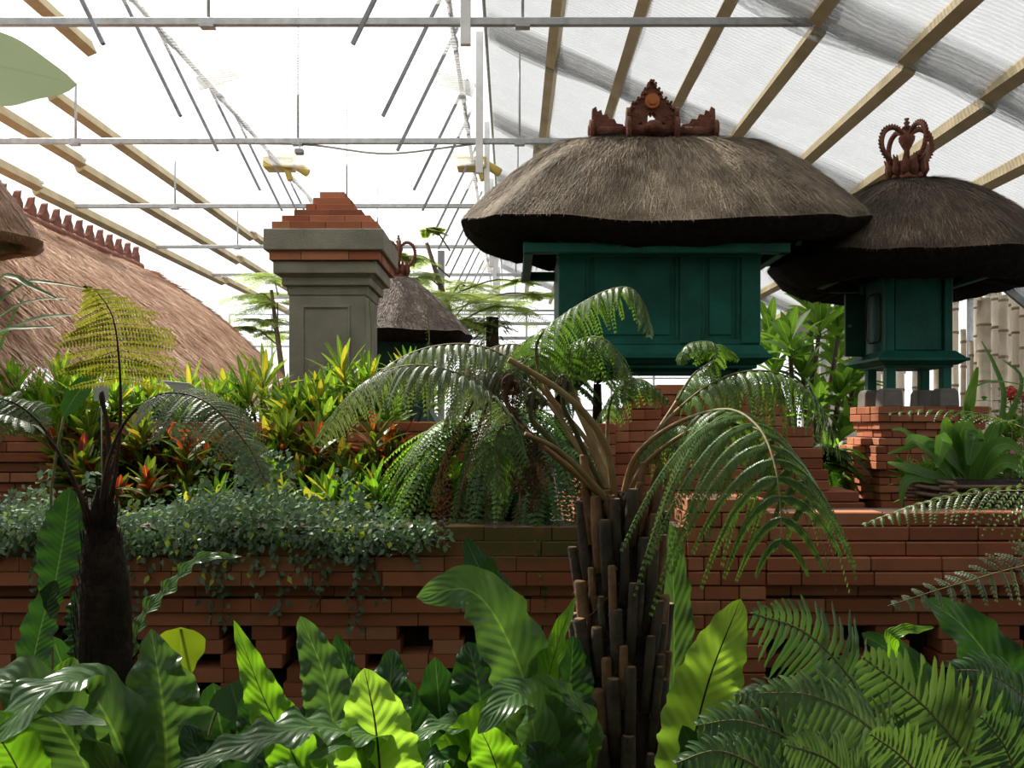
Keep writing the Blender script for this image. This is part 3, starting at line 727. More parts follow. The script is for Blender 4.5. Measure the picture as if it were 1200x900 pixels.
mb = MB(); mb.plate(full[::-1], 4.99, 5.05)
for x, z in R[1:18]:
    for sgn in (1, -1): mb.tube([(oc+sgn*x*k, 4.975, zr+.01+z*k), (oc+sgn*x*k, 5.06, zr+.01+z*k)], .009, 6)
obj('carved_arch', mb, M['terra'], orn)
mb = MB(); mb.tube([(oc, 4.965, zr+.01+31*k), (oc, 5.02, zr+.01+31*k)], 8.5*k, 20); mb.tube([(oc, 4.955, zr+.01+31*k), (oc, 4.98, zr+.01+31*k)], 5*k, 16); obj('sun_disc', mb, M['terra_orange'], orn)
mb = MB()
for x in (735, 791):
    mb.tube([(px5(x)-.012, 4.985, zr+.005), (px5(x)+.012, 4.985, zr+.005)], .075, 14); mb.tube([(px5(x)-.01, 4.98, zr+.09), (px5(x)+.01, 4.98, zr+.09)], .04, 10)
mb.lathe((oc, 4.94, zr-.01), [(.01, -.02), (.05, -.01), (.055, .02), (.03, .045), (.005, .05)], 12)
obj('scroll_end', mb, M['terra'], orn)
mb = MB(); mb.tube([(px5(700), 5.03, zr-.05), (px5(838), 5.03, zr-.05)], [.05, .05], 10); obj('ridge_bed', mb, M['thatch_shade'], S)

# --- small shrine on the brick pillar
S = empty('spirit_house', (2.44, 5.3, 1.71), 'small green shrine with an open side door and a crowned dark thatched roof', 'shrine')
f = dome(2.50, 5.35, .83, .74, 3.115, 2.565, .13, .10, 2.6, 1.35, .03, .012, 23, .85)
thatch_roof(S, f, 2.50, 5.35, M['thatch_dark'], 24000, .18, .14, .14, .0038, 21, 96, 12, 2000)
crown(S, (2.475, 5.35, 3.105), .165, .415)
bx0, bx1, by0, by1 = 2.24, 2.64, 5.12, 5.50
mb = MB(); mb.box(bx0+.012, bx1-.012, by0+.015, by1, 2.04, 2.50); body = obj('body', mb, M['green'], S, bevel=.004)
for x, y in ((bx0, by0), (bx1-.05, by0), (bx0, by1-.05), (bx1-.05, by1-.05)):
    mb = MB(); mb.box(x, x+.05, y-.012, y+.05, 2.04, 2.50); obj('post', mb, M['green'], S, bevel=.004)
mb = MB(); mb.box(bx0+.06, bx1-.06, by0+.004, by0+.02, 2.05, 2.49); obj('panel', mb, M['green'], body, bevel=.003)
mb = MB()
for a, b in (((1.98, 4.97), (2.86, 4.97)), ((1.98, 5.7), (2.86, 5.7)), ((2.0, 4.95), (2.0, 5.72)), ((2.84, 4.95), (2.84, 5.72))):
    mb.bar((*a, 2.505), (*b, 2.505), .045, .05)
obj('wall_plate', mb, M['green_dark'], S, bevel=.004)
mb = MB()
for k in range(5):
    x = 2.03+.78*k/4; mb.bar((x, 4.9, 2.52), (x, 5.3, 2.78), .025, .025)
obj('rafter', mb, M['green_dark'], S)
base_tray(S, bx0-.005, bx1+.005, by0-.01, by1, 2.045, 1.945)
for x in (bx0+.01, bx1-.055):
    for y in (by0+.0, by0+.27):
        mb = MB(); mb.box(x, x+.055, y, y+.055, 1.815, 1.955); obj('leg', mb, M['green'], S, bevel=.004)
        mb = MB(); c, d_ = x+.027, y+.03
        mb.frustum((c-.06, c+.06, d_-.06, d_+.06), 1.7102, (c-.056, c+.056, d_-.056, d_+.056), 1.80); mb.frustum((c-.056, c+.056, d_-.056, d_+.056), 1.80, (c-.042, c+.042, d_-.042, d_+.042), 1.82)
        obj('footing', mb, M['foot'], S, bevel=.004)
mb = MB(); a, b = P(991, 416, 5.36), P(1009, 347, 5.42)
mb.box(a.x, b.x, 5.36, 5.385, 2.03, 2.42); dr = obj('door', mb, M['green_dark'], S, bevel=.003)
mb = MB(); mb.tube([(a.x+.02, 5.355, 2.22), (a.x+.02, 5.335, 2.22)], .010, 8); obj('knob', mb, M['steel_dark'], dr)
mb = MB(); ring = []
for k in range(24):
    t = 2*math.pi*k/24; c, s = sup(t, 6); ring.append((bx0+.004, 5.30+.10*c, 2.26+.15*s))
mb.tube(ring+[ring[0]], .005, 5); obj('door_frame', mb, M['terra'], S)

# --- small thatched shrine behind the grey pillar
D8 = 7.6
S = empty('thatched_altar', P(470, 520, D8), 'small shrine with grey speckled conical thatch and terracotta finial behind the stone pillar', 'shrine')
c = P(467, 330, D8); zt, ze = P(0, 326, D8).z, P(0, 394, D8).z
f = dome(c.x, D8, .66, .58, zt, ze, .10, .09, 2.6, 1.12, 0, .010, 31, .95)
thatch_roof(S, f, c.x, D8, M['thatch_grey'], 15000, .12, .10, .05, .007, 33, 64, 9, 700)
crown(S, (c.x, D8, zt-.02), .135, .40)
mb = MB(); mb.box(c.x-.3, c.x+.3, D8-.25, D8+.25, 1.7, ze+.05); obj('body', mb, M['green_dark'], S, bevel=.005)
mb = MB(); mb.frustum((c.x-.36, c.x+.36, D8-.3, D8+.3), 1.62, (c.x-.3, c.x+.3, D8-.25, D8+.25), 1.72); obj('base', mb, M['green_dark'], S, bevel=.005)
mb = MB(); mb.box(c.x-.34, c.x+.34, D8-.3, D8+.3, 1.06, 1.63); obj('pedestal', mb, [M['brick']], S, bevel=.005)

# --- big russet roof at the left
S = empty('thatched_pavilion', (-4.85, 9, 1.06), 'large pavilion with a russet straw thatched roof and toothed ridge tiles', 'pavilion')
ZR = CAMZ+1.50*1.35; XR = -3.59*1.35; YN, YF = 4.4, 8.2*1.35
def gp(u, v):    # u along the eave round the far end, v down-slope
    if u < .62:
        y = YN+(YF-YN)*(u/.62); top = V((XR, y, ZR)); k = u/.62
        eave = V((-2.70-.16*k, YN+(11.54-YN)*k, CAMZ+.33))
    else:
        a = (u-.62)/.38; top = V((XR, YF, ZR)); b = max(0, (a-.0)); ang = b*math.pi/2
        eave = V((XR+1.987*max(0, math.cos(ang))**.6, 11.54+1.0*math.sin(ang), CAMZ+.33))
    p = top.lerp(eave, v); p.z += (.21 if u < .6 else .21-.15*min(1, (u-.6)/.1))*math.sin(math.pi*v)*.9; p.x += .05*math.sin(math.pi*v)
    return p+V((0, 0, .012*math.sin(u*60)+.01*math.sin(u*23+v*5)))
def gf(u, v):
    p = gp(u, v); du = gp(min(1, u+.004), v)-gp(max(0, u-.004), v); dv = gp(u, v+.01)-gp(u, v-.01); N = du.cross(dv)
    N = -N if N.z < 0 else N
    return p, N.normalized()
mb = MB(); NU, NV = 70, 14; g = [[mb.vert(gp(i/NU, j/NV)) for i in range(NU+1)] for j in range(NV+1)]
for j in range(NV):
    for i in range(NU): mb.face((g[j][i], g[j+1][i], g[j+1][i+1], g[j][i+1]))
strands(mb, gf, 52000, .26, .0085, random.Random(5), lift=(.004, .045), jit=.26)
obj('thatch', mb, M['thatch_red'], S)
mb = MB()           # the slope facing away
a = [mb.vert(p) for p in ((XR, YN, ZR), (XR, YF, ZR), (XR-2.1, 11.6, CAMZ+.3), (XR-2.1, YN, CAMZ+.3))]; mb.face(a, 0, False)
obj('thatch', mb, M['thatch_red'], S)
mb = MB(); mb.tube([(XR, YN, ZR+.03), (XR, YF+.05, ZR+.03)], .06, 10); rt = obj('ridge_roll', mb, M['terra'], S)
for k in range(24):
    y = YF-.02-.24*k
    if y < 5.6: break
    mb = MB(); o = [(0, 0), (.15, 0), (.14, .05), (.10, .10), (.06, .18), (.03, .20), (.04, .13), (.0, .08)]
    aa = [mb.vert((XR-.03, y-x, ZR+.08+z)) for x, z in o]; bb = [mb.vert((XR+.03, y-x, ZR+.08+z)) for x, z in o]
    mb.face(aa, 0, False); mb.face(bb[::-1], 0, False)
    for i in range(8): mb.face((aa[(i+1) % 8], aa[i], bb[i], bb[(i+1) % 8]), 0, False)
    obj('ridge_tooth', mb, M['terra'], rt)
for x, y in ((-3.2, 11.0), (-3.2, 7.0), (-6.4, 11.0), (-6.4, 7.0)):
    mb = MB(); mb.tube([(x, y, 1.05), (x, y, CAMZ+.5)], .06, 10); obj('post', mb, M['wood'], S)
# --- corner of another roof, nearer
S = empty('thatched_hut', (-3.9, 5.0, 1.06), 'corner of a nearer brown thatched roof cut off by the picture edge', 'hut')
c = P(-130, 230, 5.0)
f = dome(c.x, 5.0, P(41, 0, 5.0).x-c.x, .5, P(0, 70, 5).z, P(0, 281, 5).z, .1, .1, 2.4, 1.05, 0, .012, 41)
thatch_roof(S, f, c.x, 5.0, M['thatch_brown'], 9000, .05, .04, .16, .005, 43, 64, 9, 2600, M['thatch_brown'])
mb = MB(); mb.tube([(c.x, 5.0, 1.0), (c.x, 5.0, P(0, 250, 5).z)], .10, 10); obj('post', mb, M['wood'], S)

# ================================================================ BAMBOO, FAR THINGS
def bamboo(px, w, ytop, d, mat, label, seed, yb=520):
    rg = random.Random(seed); p = P(px, ytop, d); r = w/2200*d
    e = empty('bamboo_pole', (p.x, d, 1.06), label, 'bamboo pole', 'bamboo poles of the screen')
    mb = MB(); z = 1.06; pts = []; rr = []
    while z < p.z:
        st = min(rg.uniform(.26, .36), p.z-z)
        for q, k in ((0, 1.), (.012, 1.14), (.03, 1.0), (st-.015, .97), (st-.004, 1.02)):
            if z+q <= p.z and (not pts or z+q > pts[-1][2]+.002): pts.append((p.x+rg.uniform(-.002, .002), d, z+q)); rr.append(r*k)
        z += st
    mb.tube(pts, rr, 12)
    for i in range(len(pts)-1):
        if rr[i+1] > r*1.03 or rr[i] > r*1.08:
            for q in range(12): mb.m[i*12+q] = 1
    obj('culm', mb, [mat, M['node']], e)
    mb = MB(); q = pts[-1]; mb.tube([(q[0], q[1], q[2]-.002), (q[0], q[1], q[2]+.006)], [r*.8, r*.78], 12); obj('cut_end', mb, M['stub'], e)
bl = [(1119, 9, 345, 9.6, 'bamboo', 'pale bamboo pole right beside the green shrine wall'), (1129, 7, 386, 9.3, 'bamboo_old', 'short dark thin bamboo pole standing in the gap of the screen'), (1138, 6, 400, 9.2, 'bamboo_old', 'shortest thin bamboo pole of the screen'),
      (1146, 10, 337, 9.6, 'bamboo', 'tall pale bamboo pole on the far edge of the gap in the screen'), (1153, 16, 350, 9.1, 'bamboo_old', 'thick mottled bamboo pole with dark moss stains'), (1158, 9, 338, 9.7, 'bamboo', 'slender cream bamboo pole behind the thick mottled one'),
      (1168, 12, 339, 9.3, 'bamboo', 'smooth cream bamboo pole next to the thick mottled one'), (1176, 11, 346, 9.0, 'bamboo_old', 'grey weathered bamboo pole with a dark split'), (1185, 9, 342, 9.5, 'bamboo', 'bright cream bamboo pole behind the grey weathered one'),
      (1191, 11, 338, 9.2, 'bamboo', 'tan bamboo pole under the grey sheet awning'), (1200, 10, 355, 9.1, 'bamboo', 'bamboo pole cut by the picture edge'), (1076, 14, 400, 9.0, 'bamboo_old', 'brown bamboo pole seen between the legs of the small shrine'), (1100, 12, 405, 9.2, 'bamboo_old', 'speckled bamboo pole behind the last leg of the small shrine'), (1055, 10, 410, 9.4, 'bamboo', 'pale bamboo pole behind the stone footings of the small shrine')]
for i, (px, w, yt, d, mt, lb) in enumerate(bl): bamboo(px, w, yt, d, M[mt], lb, 100+i)
e = empty('sheet_awning', P(1195, 345, 7.6), 'tilted grey metal sheet awning at the picture edge above the bamboo', 'awning')
mb = MB(); q = [P(1179, 324, 7.8), P(1196, 317, 8.6), P(1300, 400, 8.4), P(1200, 362, 7.6)]
q = [P(1180, 335, 7.6), P(1189, 321, 8.3), P(1290, 372, 8.3), P(1290, 425, 7.6)]
nn = (q[1]-q[0]).cross(q[3]-q[0]).normalized()*.03
a = [mb.vert(p) for p in q]; b = [mb.vert(p+nn) for p in q]; mb.face(a, 0, False); mb.face(b[::-1], 0, False)
for i in range(4): mb.face((a[(i+1) % 4], a[i], b[i], b[(i+1) % 4]), 0, False)
obj('sheet', mb, M['grey_sheet'], e)
mb = MB(); mb.bar(q[0]-UP*.03, q[3]-UP*.03, .04, .06); mb.bar(q[0]-UP*.03, q[1]-UP*.03, .04, .06); mb.bar(q[3]-UP*.03, (q[3].x, q[3].y, 1.0), .05, .05); obj('edge_rail', mb, M['steel_dark'], e)
# white posts, grey box, cream boards behind the frangipani
e = empty('white_post', P(966, 480, 9.5), 'white square post behind the frangipani leaves', 'post')
mb = MB(); p = P(966, 400, 9.5); mb.box(p.x-.035, p.x+.035, p.y, p.y+.07, 1.06, 3.0); obj('shaft', mb, M['white_paint'], e, bevel=.005)
mb = MB(); mb.box(p.x-.05, p.x+.05, p.y-.015, p.y+.085, 1.06, 1.12); obj('foot', mb, M['white_paint'], e, bevel=.004)
e = empty('fence_panel', P(985, 480, 10), 'cream slatted fence panel behind the frangipani leaves', 'fence')
for k in range(9):
    x = P(940, 0, 10).x+.135*k; mb = MB(); mb.box(x, x+.12, 10, 10.03, 1.06, 2.5+.04*math.sin(k*2.3)); obj('board', mb, M['bamboo'], e, bevel=.004)
mb = MB(); mb.box(P(938, 0, 10).x, P(938, 0, 10).x+1.25, 10.03, 10.07, 1.5, 1.58); mb.box(P(938, 0, 10).x, P(938, 0, 10).x+1.25, 10.03, 10.07, 2.2, 2.28); obj('rail', mb, M['bamboo_old'], e)
e = empty('control_box', P(951, 418, 9.4), 'grey box on a pole seen between the frangipani stems', 'box')
mb = MB(); p = P(948, 418, 9.4); mb.box(p.x-.11, p.x+.11, p.y, p.y+.12, p.z-.075, p.z+.075); bo = obj('case', mb, M['grey_sheet'], e, bevel=.01)
mb = MB(); mb.tube([(p.x, p.y+.06, 1.06), (p.x, p.y+.06, p.z-.07)], .025, 8); obj('pole', mb, M['steel'], e)
e = empty('greenhouse_post', P(517, 420, 16.2), 'grey steel post with cross rails far behind the small thatched altar', 'post')
mb = MB(); p = P(517, 300, 16.2); mb.bar((p.x, 16.2, 0), (p.x, 16.2, CAMZ+3.3), .12, .12); obj('shaft', mb, M['steel_dark'], e)
mb = MB()
for y in (348, 379, 396): mb.bar((p.x-3.4, 16.25, P(0, y, 16.2).z), (p.x+3.4, 16.25, P(0, y, 16.2).z), .05, .06)
obj('rail', mb, M['steel'], e)
e = empty('columnar_shrub', P(577, 430, 12), 'dark shaggy columnar plant far behind, between altar and big shrine', 'plant')
rg = random.Random(77); p = P(577, 405, 12)
mb = MB(); mb.tube([(p.x, 12, 1.0), (p.x, 12, P(0, 372, 12).z)], [.12, .09], 10); obj('trunk', mb, M['bark'], e)
mb = MB()
for _ in range(700):
    a = rg.uniform(0, 6.28); z = rg.uniform(1.2, P(0, 368, 12).z); o = V((math.cos(a), math.sin(a), 0)); b = V((p.x, 12, z))+o*rg.uniform(.08, .2)*(1.15-.3*math.sin(z*4))
    mb.leaflet(b, (o+UP*rg.uniform(-.6, .4)).normalized(), UP, rg.uniform(.1, .2), .04, .3)
obj('foliage', mb, M['nest_dark'], e)
# ================================================================ PLANT GENERATORS
def pp(*a): return [P(*q) for q in a]
def profA(t): return (min(1, t/.28)**.6)*(max(0, 1-t)**.75)*1.15+.05
def frame(path, i, side=None):
    n = len(path); T = (path[min(i+1, n-1)]-path[max(i-1, 0)]).normalized()
    S = V(side)-T*T.dot(V(side)) if side is not None else T.cross(UP)
    if S.length < .12: S = V((1, 0, 0))-T*T.x
    S.normalize(); return T, S
def frond2(mb, path, start, n, plen, pin_n, pll, plw, droop=.5, side=None, fwd=.35, rad=.006, prof=profA, rg=random, pdroop=.5, onlyrachis=1., curl=0.):
    """twice-divided fern frond: slot 0 leaf, slot 1 stalk"""
    path = even(path, 70)
    q = max(2, int(start*69)); mb.tube(path[:q+1], [rad*(1-.4*i/q) for i in range(q+1)], 6, 1); mb.tube(path[q:], [rad*.6*(1-.8*i/(69-q)) for i in range(70-q)], 5, 2)
    last = None
    for k in range(n):
        t = start+(1-start)*(k+.3)/n; x = t*69; i = int(x); p = path[i].lerp(path[min(69, i+1)], x-i)
        T, S = frame(path, i, side)
        if last is not None and S.dot(last) < 0: S = -S
        last = S; tt = (t-start)/(1-start); Lb = plen*prof(tt)
        for sg in (1, -1):
            L = Lb*rg.uniform(.88, 1.1); D0 = (S*sg+T*fwd+V((rg.gauss(0, .07), rg.gauss(0, .07), rg.gauss(0, .07)))).normalized(); dr = droop*rg.uniform(.8, 1.2)
            pts = [p+D0*(L*s)-UP*(dr*L*s*s) for s in (0, .2, .4, .6, .8, 1.)]
            mb.tube(pts, [rad*.22, rad*.19, rad*.16, rad*.13, rad*.1, rad*.05], 3, 0, False)
            Nf = (S*sg).cross(T)*sg; Nf = -Nf if Nf.z < 0 else Nf
            m = max(4, int(pin_n*min(1, .35+L/plen*.7)))
            for j in range(m):
                s = (j+.6)/m; q = p+D0*(L*s)-UP*(dr*L*s*s); D = (D0-UP*(2*dr*s)).normalized()
                Q = D.cross(Nf)
                if Q.length < .05: Q = T.copy()
                Q.normalize(); N2 = Q.cross(D)
                ll = pll*(1-.7*s**2.2)*min(1, .5+s*4)*(.45+.55*L/plen)
                for h in (1, -1):
                    mb.leaflet(q, (Q*h+D*.45).normalized(), N2 if N2.z > 0 else -N2, ll*rg.uniform(.85, 1.15), plw, pdroop+rg.gauss(0, .08))
def frond1(mb, path, start, n, plen, w, droop=.25, side=None, fwd=.35, rad=.004, prof=profA, rg=random, lobed=False, curl=0., fold=.1, wave=0.):
    path = even(path, 60); mb.tube(path, [rad*(1-.75*i/59) for i in range(60)], 5, 1); last = None
    for k in range(n):
        t = start+(1-start)*(k+.3)/n; x = t*59; i = int(x); p = path[i].lerp(path[min(59, i+1)], x-i); T, S = frame(path, i, side)
        if last is not None and S.dot(last) < 0: S = -S
        last = S; Lb = plen*prof((t-start)/(1-start)); N = S.cross(T); N = -N if N.z < 0 else N
        for sg in (1, -1):
            L = Lb*rg.uniform(.88, 1.1); D = (S*sg+T*fwd+V((rg.gauss(0, .06), rg.gauss(0, .06), rg.gauss(0, .06)))).normalized(); dr = droop*rg.uniform(.7, 1.3)
            if lobed:
                pts = [p+D*(L*s)+T*(L*.18*s*s)-UP*(dr*L*s*s)+N*(curl*L*math.sin(s*5)) for s in (0, .15, .3, .45, .6, .75, .9, 1.)]
                mb.blade(pts, w, N, 4, fold, wave, 3., lambda q: (1-q)**.55*min(1, .75+q*2)+.02, 0, rg.uniform(0, 6))
            else: mb.leaflet(p, D, N, L, w, dr)
def plant(name, label, cat, base, group=None): return empty(name, base, label, cat, group)
rgP = random.Random(2024)

# ================================================================ MAIN TREE FERN
D0 = 2.4
T = plant('tree_fern', 'big tree fern whose trunk bristles with cut dark frond stubs, before the brick wall', 'tree fern', P(728, 1000, D0))
cx = P(728, 0, D0).x
mb = MB(); zz = [P(0, y, D0).z for y in (1180, 1000, 900, 800, 700, 640, 600, 575)]
mb.tube([(cx+.006*math.sin(i*2), D0, z) for i, z in enumerate(zz)], [.125, .118, .112, .105, .098, .085, .07, .05], 14); obj('trunk', mb, M['bark'], T)
rg = random.Random(12)
def stub(parent, y, ang, L, r, mat, lean, rad0):
    z = P(0, y, D0).z; o = V((math.cos(ang), math.sin(ang), 0)); b = V((cx, D0, z))+o*rad0
    m1 = b+o*(L*lean*.45)+UP*L*.5; tp = b+o*(L*lean)+UP*L
    mb = MB(); mb.tube([b-o*.01, m1, tp-UP*.004, tp], [r*1.15, r*1.05, r*.95, r*.8], 8, 0, True, 1)
    for i in range(7):     # frayed fibres along the stub
        a = rg.uniform(0, 6.28); q = b.lerp(tp, rg.random())+V((math.cos(a), math.sin(a), 0))*r
        mb.leaflet(q, (o*.2+UP*rg.choice((1, -1))+V((math.cos(a), math.sin(a), 0))*.4).normalized(), o, rg.uniform(.01, .03), .003, 0)
    obj('frond_stub', mb, [mat, M['stub_cut']], parent)
y = 915; k = 0
while y > 640:
    n = 9 if y > 760 else 8
    for i in range(n):
        a = -math.pi*.5+(i-(n-1)/2)/(n/2)*math.pi*.62+rg.uniform(-.12, .12)+(k % 2)*.16
        fr = (915-y)/275
        stub(T, y+rg.uniform(-18, 18), a, rg.uniform(.11, .25), rg.uniform(.012, .023)*(1-.25*fr), M['stub'] if rg.random() > .12+.35*fr else M['stub_young'], rg.uniform(.05, .16), .122-.03*fr)
    y -= 44; k += 1
for i in range(14):
    a = -math.pi*.5+rg.uniform(-1.7, 1.7)
    stub(T, rg.uniform(605, 655), a, rg.uniform(.08, .17), rg.uniform(.009, .015), M['stub_young'], rg.uniform(.1, .35), rg.uniform(.055, .08))
def tf(pts, start, n, plen, pin_n, mat, droop=.9, pll=.0195, plw=.0075, rad=.009, stalk='stalk', side=None, label=None, fwd=.25, pdroop=.6):
    mb = MB(); frond2(mb, smooth(pp(*pts), 60), start, n, plen, pin_n, pll, plw, droop, side, fwd, rad, rg=rgP, pdroop=pdroop)
    o = obj('frond', mb, [M[mat], M[stalk], M['stalk_green']], T)
    if label: o['label'] = label
# left arching fronds
tf([(716, 590, 2.4), (665, 548, 2.32), (610, 500, 2.22), (560, 450, 2.15), (490, 428, 2.15), (425, 450, 2.2), (368, 520, 2.3)], .36, 32, .14, 20, 'treefern_grey', .95, pdroop=.85, label='long frond arching far to the left')
tf([(714, 590, 2.42), (675, 520, 2.5), (630, 450, 2.55), (570, 408, 2.55), (500, 408, 2.5), (440, 440, 2.5), (385, 500, 2.45)], .40, 28, .14, 20, 'treefern_grey', .95, pdroop=.85)
tf([(717, 588, 2.4), (680, 530, 2.45), (640, 470, 2.5), (590, 435, 2.52), (545, 450, 2.5), (520, 500, 2.48)], .45, 24, .15, 20, 'treefern_brown', 1.0, pdroop=.8)
tf([(721, 588, 2.44), (700, 520, 2.6), (660, 440, 2.7), (610, 405, 2.72), (560, 415, 2.7), (520, 450, 2.68)], .5, 24, .16, 20, 'treefern_brown', .9, pdroop=.8)
tf([(715, 590, 2.38), (668, 548, 2.30), (625, 515, 2.24), (595, 498, 2.2), (580, 520, 2.16), (592, 585, 2.14)], .55, 16, .11, 14, 'treefern', .75, label='short green frond hanging straight down')
tf([(718, 588, 2.4), (690, 510, 2.5), (650, 440, 2.6), (600, 420, 2.65), (560, 440, 2.66), (530, 490, 2.65)], .5, 20, .15, 15, 'treefern_brown', .9)
# tall up-left frond ending in front of the big shrine
tf([(720, 588, 2.42), (690, 520, 2.48), (640, 455, 2.5), (630, 400, 2.48), (672, 362, 2.42), (720, 338, 2.38), (748, 345, 2.36), (762, 392, 2.34)], .42, 28, .15, 20, 'treefern', .95, pdroop=.8, label='tall frond with drooping leaflets against the green shrine')
tf([(719, 588, 2.42), (700, 530, 2.55), (672, 460, 2.6), (668, 410, 2.58), (700, 395, 2.54), (728, 420, 2.5), (735, 470, 2.48)], .5, 20, .13, 15, 'treefern', .9)
tf([(722, 588, 2.42), (712, 520, 2.52), (718, 465, 2.52), (750, 445, 2.5), (785, 470, 2.48)], .5, 16, .13, 14, 'treefern', .9)
# right fronds
tf([(728, 590, 2.38), (745, 535, 2.34), (790, 498, 2.24), (850, 480, 2.08), (888, 500, 1.94), (908, 545, 1.84), (915, 600, 1.79), (915, 650, 1.77)], .40, 13, .31, 56, 'treefern', 1.4, .019, .0085, fwd=-.05, pdroop=.8, label='big frond to the right with long hanging leaflets')
tf([(730, 590, 2.4), (752, 530, 2.42), (800, 475, 2.45), (850, 442, 2.46), (905, 436, 2.46), (955, 465, 2.45), (985, 530, 2.44)], .36, 20, .20, 26, 'treefern', 1.3, .020, .009, fwd=.05, pdroop=.8)
tf([(731, 590, 2.42), (756, 530, 2.5), (790, 475, 2.55), (812, 440, 2.56), (838, 420, 2.55), (835, 402, 2.52), (806, 404, 2.5), (797, 425, 2.48)], .5, 18, .10, 13, 'treefern', .8, .026, label='half unrolled frond tip curling over')
tf([(730, 590, 2.4), (760, 540, 2.36), (820, 500, 2.25), (880, 500, 2.1), (930, 540, 1.98), (955, 600, 1.9)], .42, 10, .26, 46, 'treefern', 1.4, .019, .0085, fwd=0, pdroop=.8)
tf([(729, 590, 2.39), (746, 540, 2.4), (776, 505, 2.42), (815, 500, 2.42), (850, 530, 2.4)], .3, 14, .19, 20, 'treefern', 1.2, .022, pdroop=.8)
# cut stalk, crozier and dead frond
mb = MB(); mb.tube(even(smooth(pp((721, 590, 2.36), (712, 530, 2.33), (690, 490, 2.3), (652, 455, 2.27), (596, 421, 2.24)), 40), 40), [.011-.00008*i for i in range(40)], 8, 0, True, 1)
o = obj('cut_stalk', mb, [M['stalk'], M['stub_cut']], T); o['label'] = 'thick tan stalk cut off at its end'
mb = MB(); mb.tube(even(smooth(pp((716, 592, 2.34), (690, 562, 2.28), (655, 528, 2.22), (615, 508, 2.18)), 30), 30), [.010-.00014*i for i in range(30)], 8, 0, True, 1)
obj('cut_stalk', mb, [M['stalk'], M['stub_cut']], T)
def crozier(c, R, turns, stem, mat, r0=.006):
    mb = MB(); pts = [P(*q) for q in stem]; e = P(*c)
    sp = []
    for i in range(46):
        a = i/45; th = math.pi*.5+turns*2*math.pi*a; rr = R*(1-.8*a); sp.append(e+V((math.cos(th)*rr, .01*a, math.sin(th)*rr)))
    path = even(smooth(pts+[sp[0]], 20), 20)+sp[1:]
    mb.tube(path, [r0*1.2]*20+[r0*(1.15-.5*i/45) for i in range(45)], 7)
    for i in range(20, 64, 1):
        q = path[i]
        for _ in range(3): mb.leaflet(q, V((rgP.gauss(0, 1), rgP.gauss(0, 1), rgP.gauss(0, 1)-.3)).normalized(), UP, .018, .006, .3)
    obj('crozier', mb, M[mat], T)
crozier((600, 452, 2.28), .028, 1.2, ((712, 590, 2.4), (660, 540, 2.36), (612, 500, 2.3), (592, 465, 2.28)), 'dead')
crozier((625, 470, 2.27), .020, 1.2, ((714, 590, 2.4), (672, 548, 2.36), (640, 510, 2.3), (622, 490, 2.27)), 'treefern_brown')
crozier((662, 450, 2.3), .022, 1.3, ((716, 590, 2.4), (690, 540, 2.38), (672, 500, 2.32), (660, 475, 2.3)), 'treefern_brown')
mb = MB()
for q in (((615, 500, 2.2), (612, 560, 2.2), (600, 630, 2.2)), ((630, 505, 2.21), (628, 560, 2.22), (622, 600, 2.2)), ((555, 470, 2.18), (520, 540, 2.2), (518, 640, 2.22)), ((575, 460, 2.18), (545, 560, 2.22), (530, 610, 2.22)), ((600, 460, 2.25), (604, 520, 2.24), (612, 580, 2.22))):
    frond2(mb, smooth(pp(*q), 30), .05, 16, .05, 7, .014, .006, 1.3, None, .3, .003, rg=rgP)
o = obj('dead_frond', mb, [M['dead']]*3, T); o['label'] = 'brown withered fronds hanging down'
mb = MB(); p0 = P(660, 762, 2.2); mb.tube(smooth(pp((655, 750, 2.25), (662, 735, 2.2), (690, 722, 2.24), (712, 700, 2.26)), 20), .0012, 4); obj('root_thread', mb, M['twig'], T)

# ================================================================ LEFT TREE FERN
D1 = 1.9
T2 = plant('tree_fern', 'slim dark tree fern trunk with few wiry fronds in front of the vine-covered wall', 'tree fern', P(125, 1000, D1))
mb = MB()
path = pp((127, 1180, D1), (126, 1000, D1), (124, 880, D1), (124, 760, D1), (123, 690, D1), (120, 640, D1), (118, 600, D1), (117, 570, D1)); rad = [.058, .055, .053, .055, .052, .040, .024, .006]
mb.tube(smooth(path, 30), [rad[min(7, int(i/29*7))]+(rad[min(7, int(i/29*7)+1)]-rad[min(7, int(i/29*7))])*((i/29*7) % 1) for i in range(30)], 16)
for _ in range(900):
    t = rgP.random(); a = rgP.uniform(0, 6.28); p = smooth(path, 2)[0].lerp(path[-1], t) if False else path[1].lerp(path[6], t); r = .055-.03*max(0, (t-.65)/.35); o = V((math.cos(a), math.sin(a), 0))
    mb.leaflet(p+o*r, (UP+o*rgP.uniform(-.02, .25)).normalized(), o, rgP.uniform(.03, .10), .006, 0)
obj('trunk', mb, M['bark'], T2)
def tf2(pts, start, n, plen, pin_n, mat, droop, side=None, pll=.016, plw=.006, rad=.005, fwd=.2, label=None, prof=profA):
    mb = MB(); frond2(mb, smooth(pp(*pts), 60), start, n, plen, pin_n, pll, plw, droop, side, fwd, rad, prof, rgP)
    o = obj('frond', mb, [M[mat], M['stalk_dark'], M['stalk_dark']], T2)
    if label: o['label'] = label
tf2([(127, 600, 1.9), (136, 550, 1.9), (141, 490, 1.89), (140, 430, 1.87), (133, 375, 1.84), (116, 345, 1.8), (98, 333, 1.76)], .55, 20, .13, 18, 'treefern_gold', .12, (1, .25, -.1), .014, .0065, label='upright golden green frond', fwd=-.05, prof=lambda t: (.75+.25*math.sin(3.1*min(1, t*1.3)))*max(.12, 1-t**3))
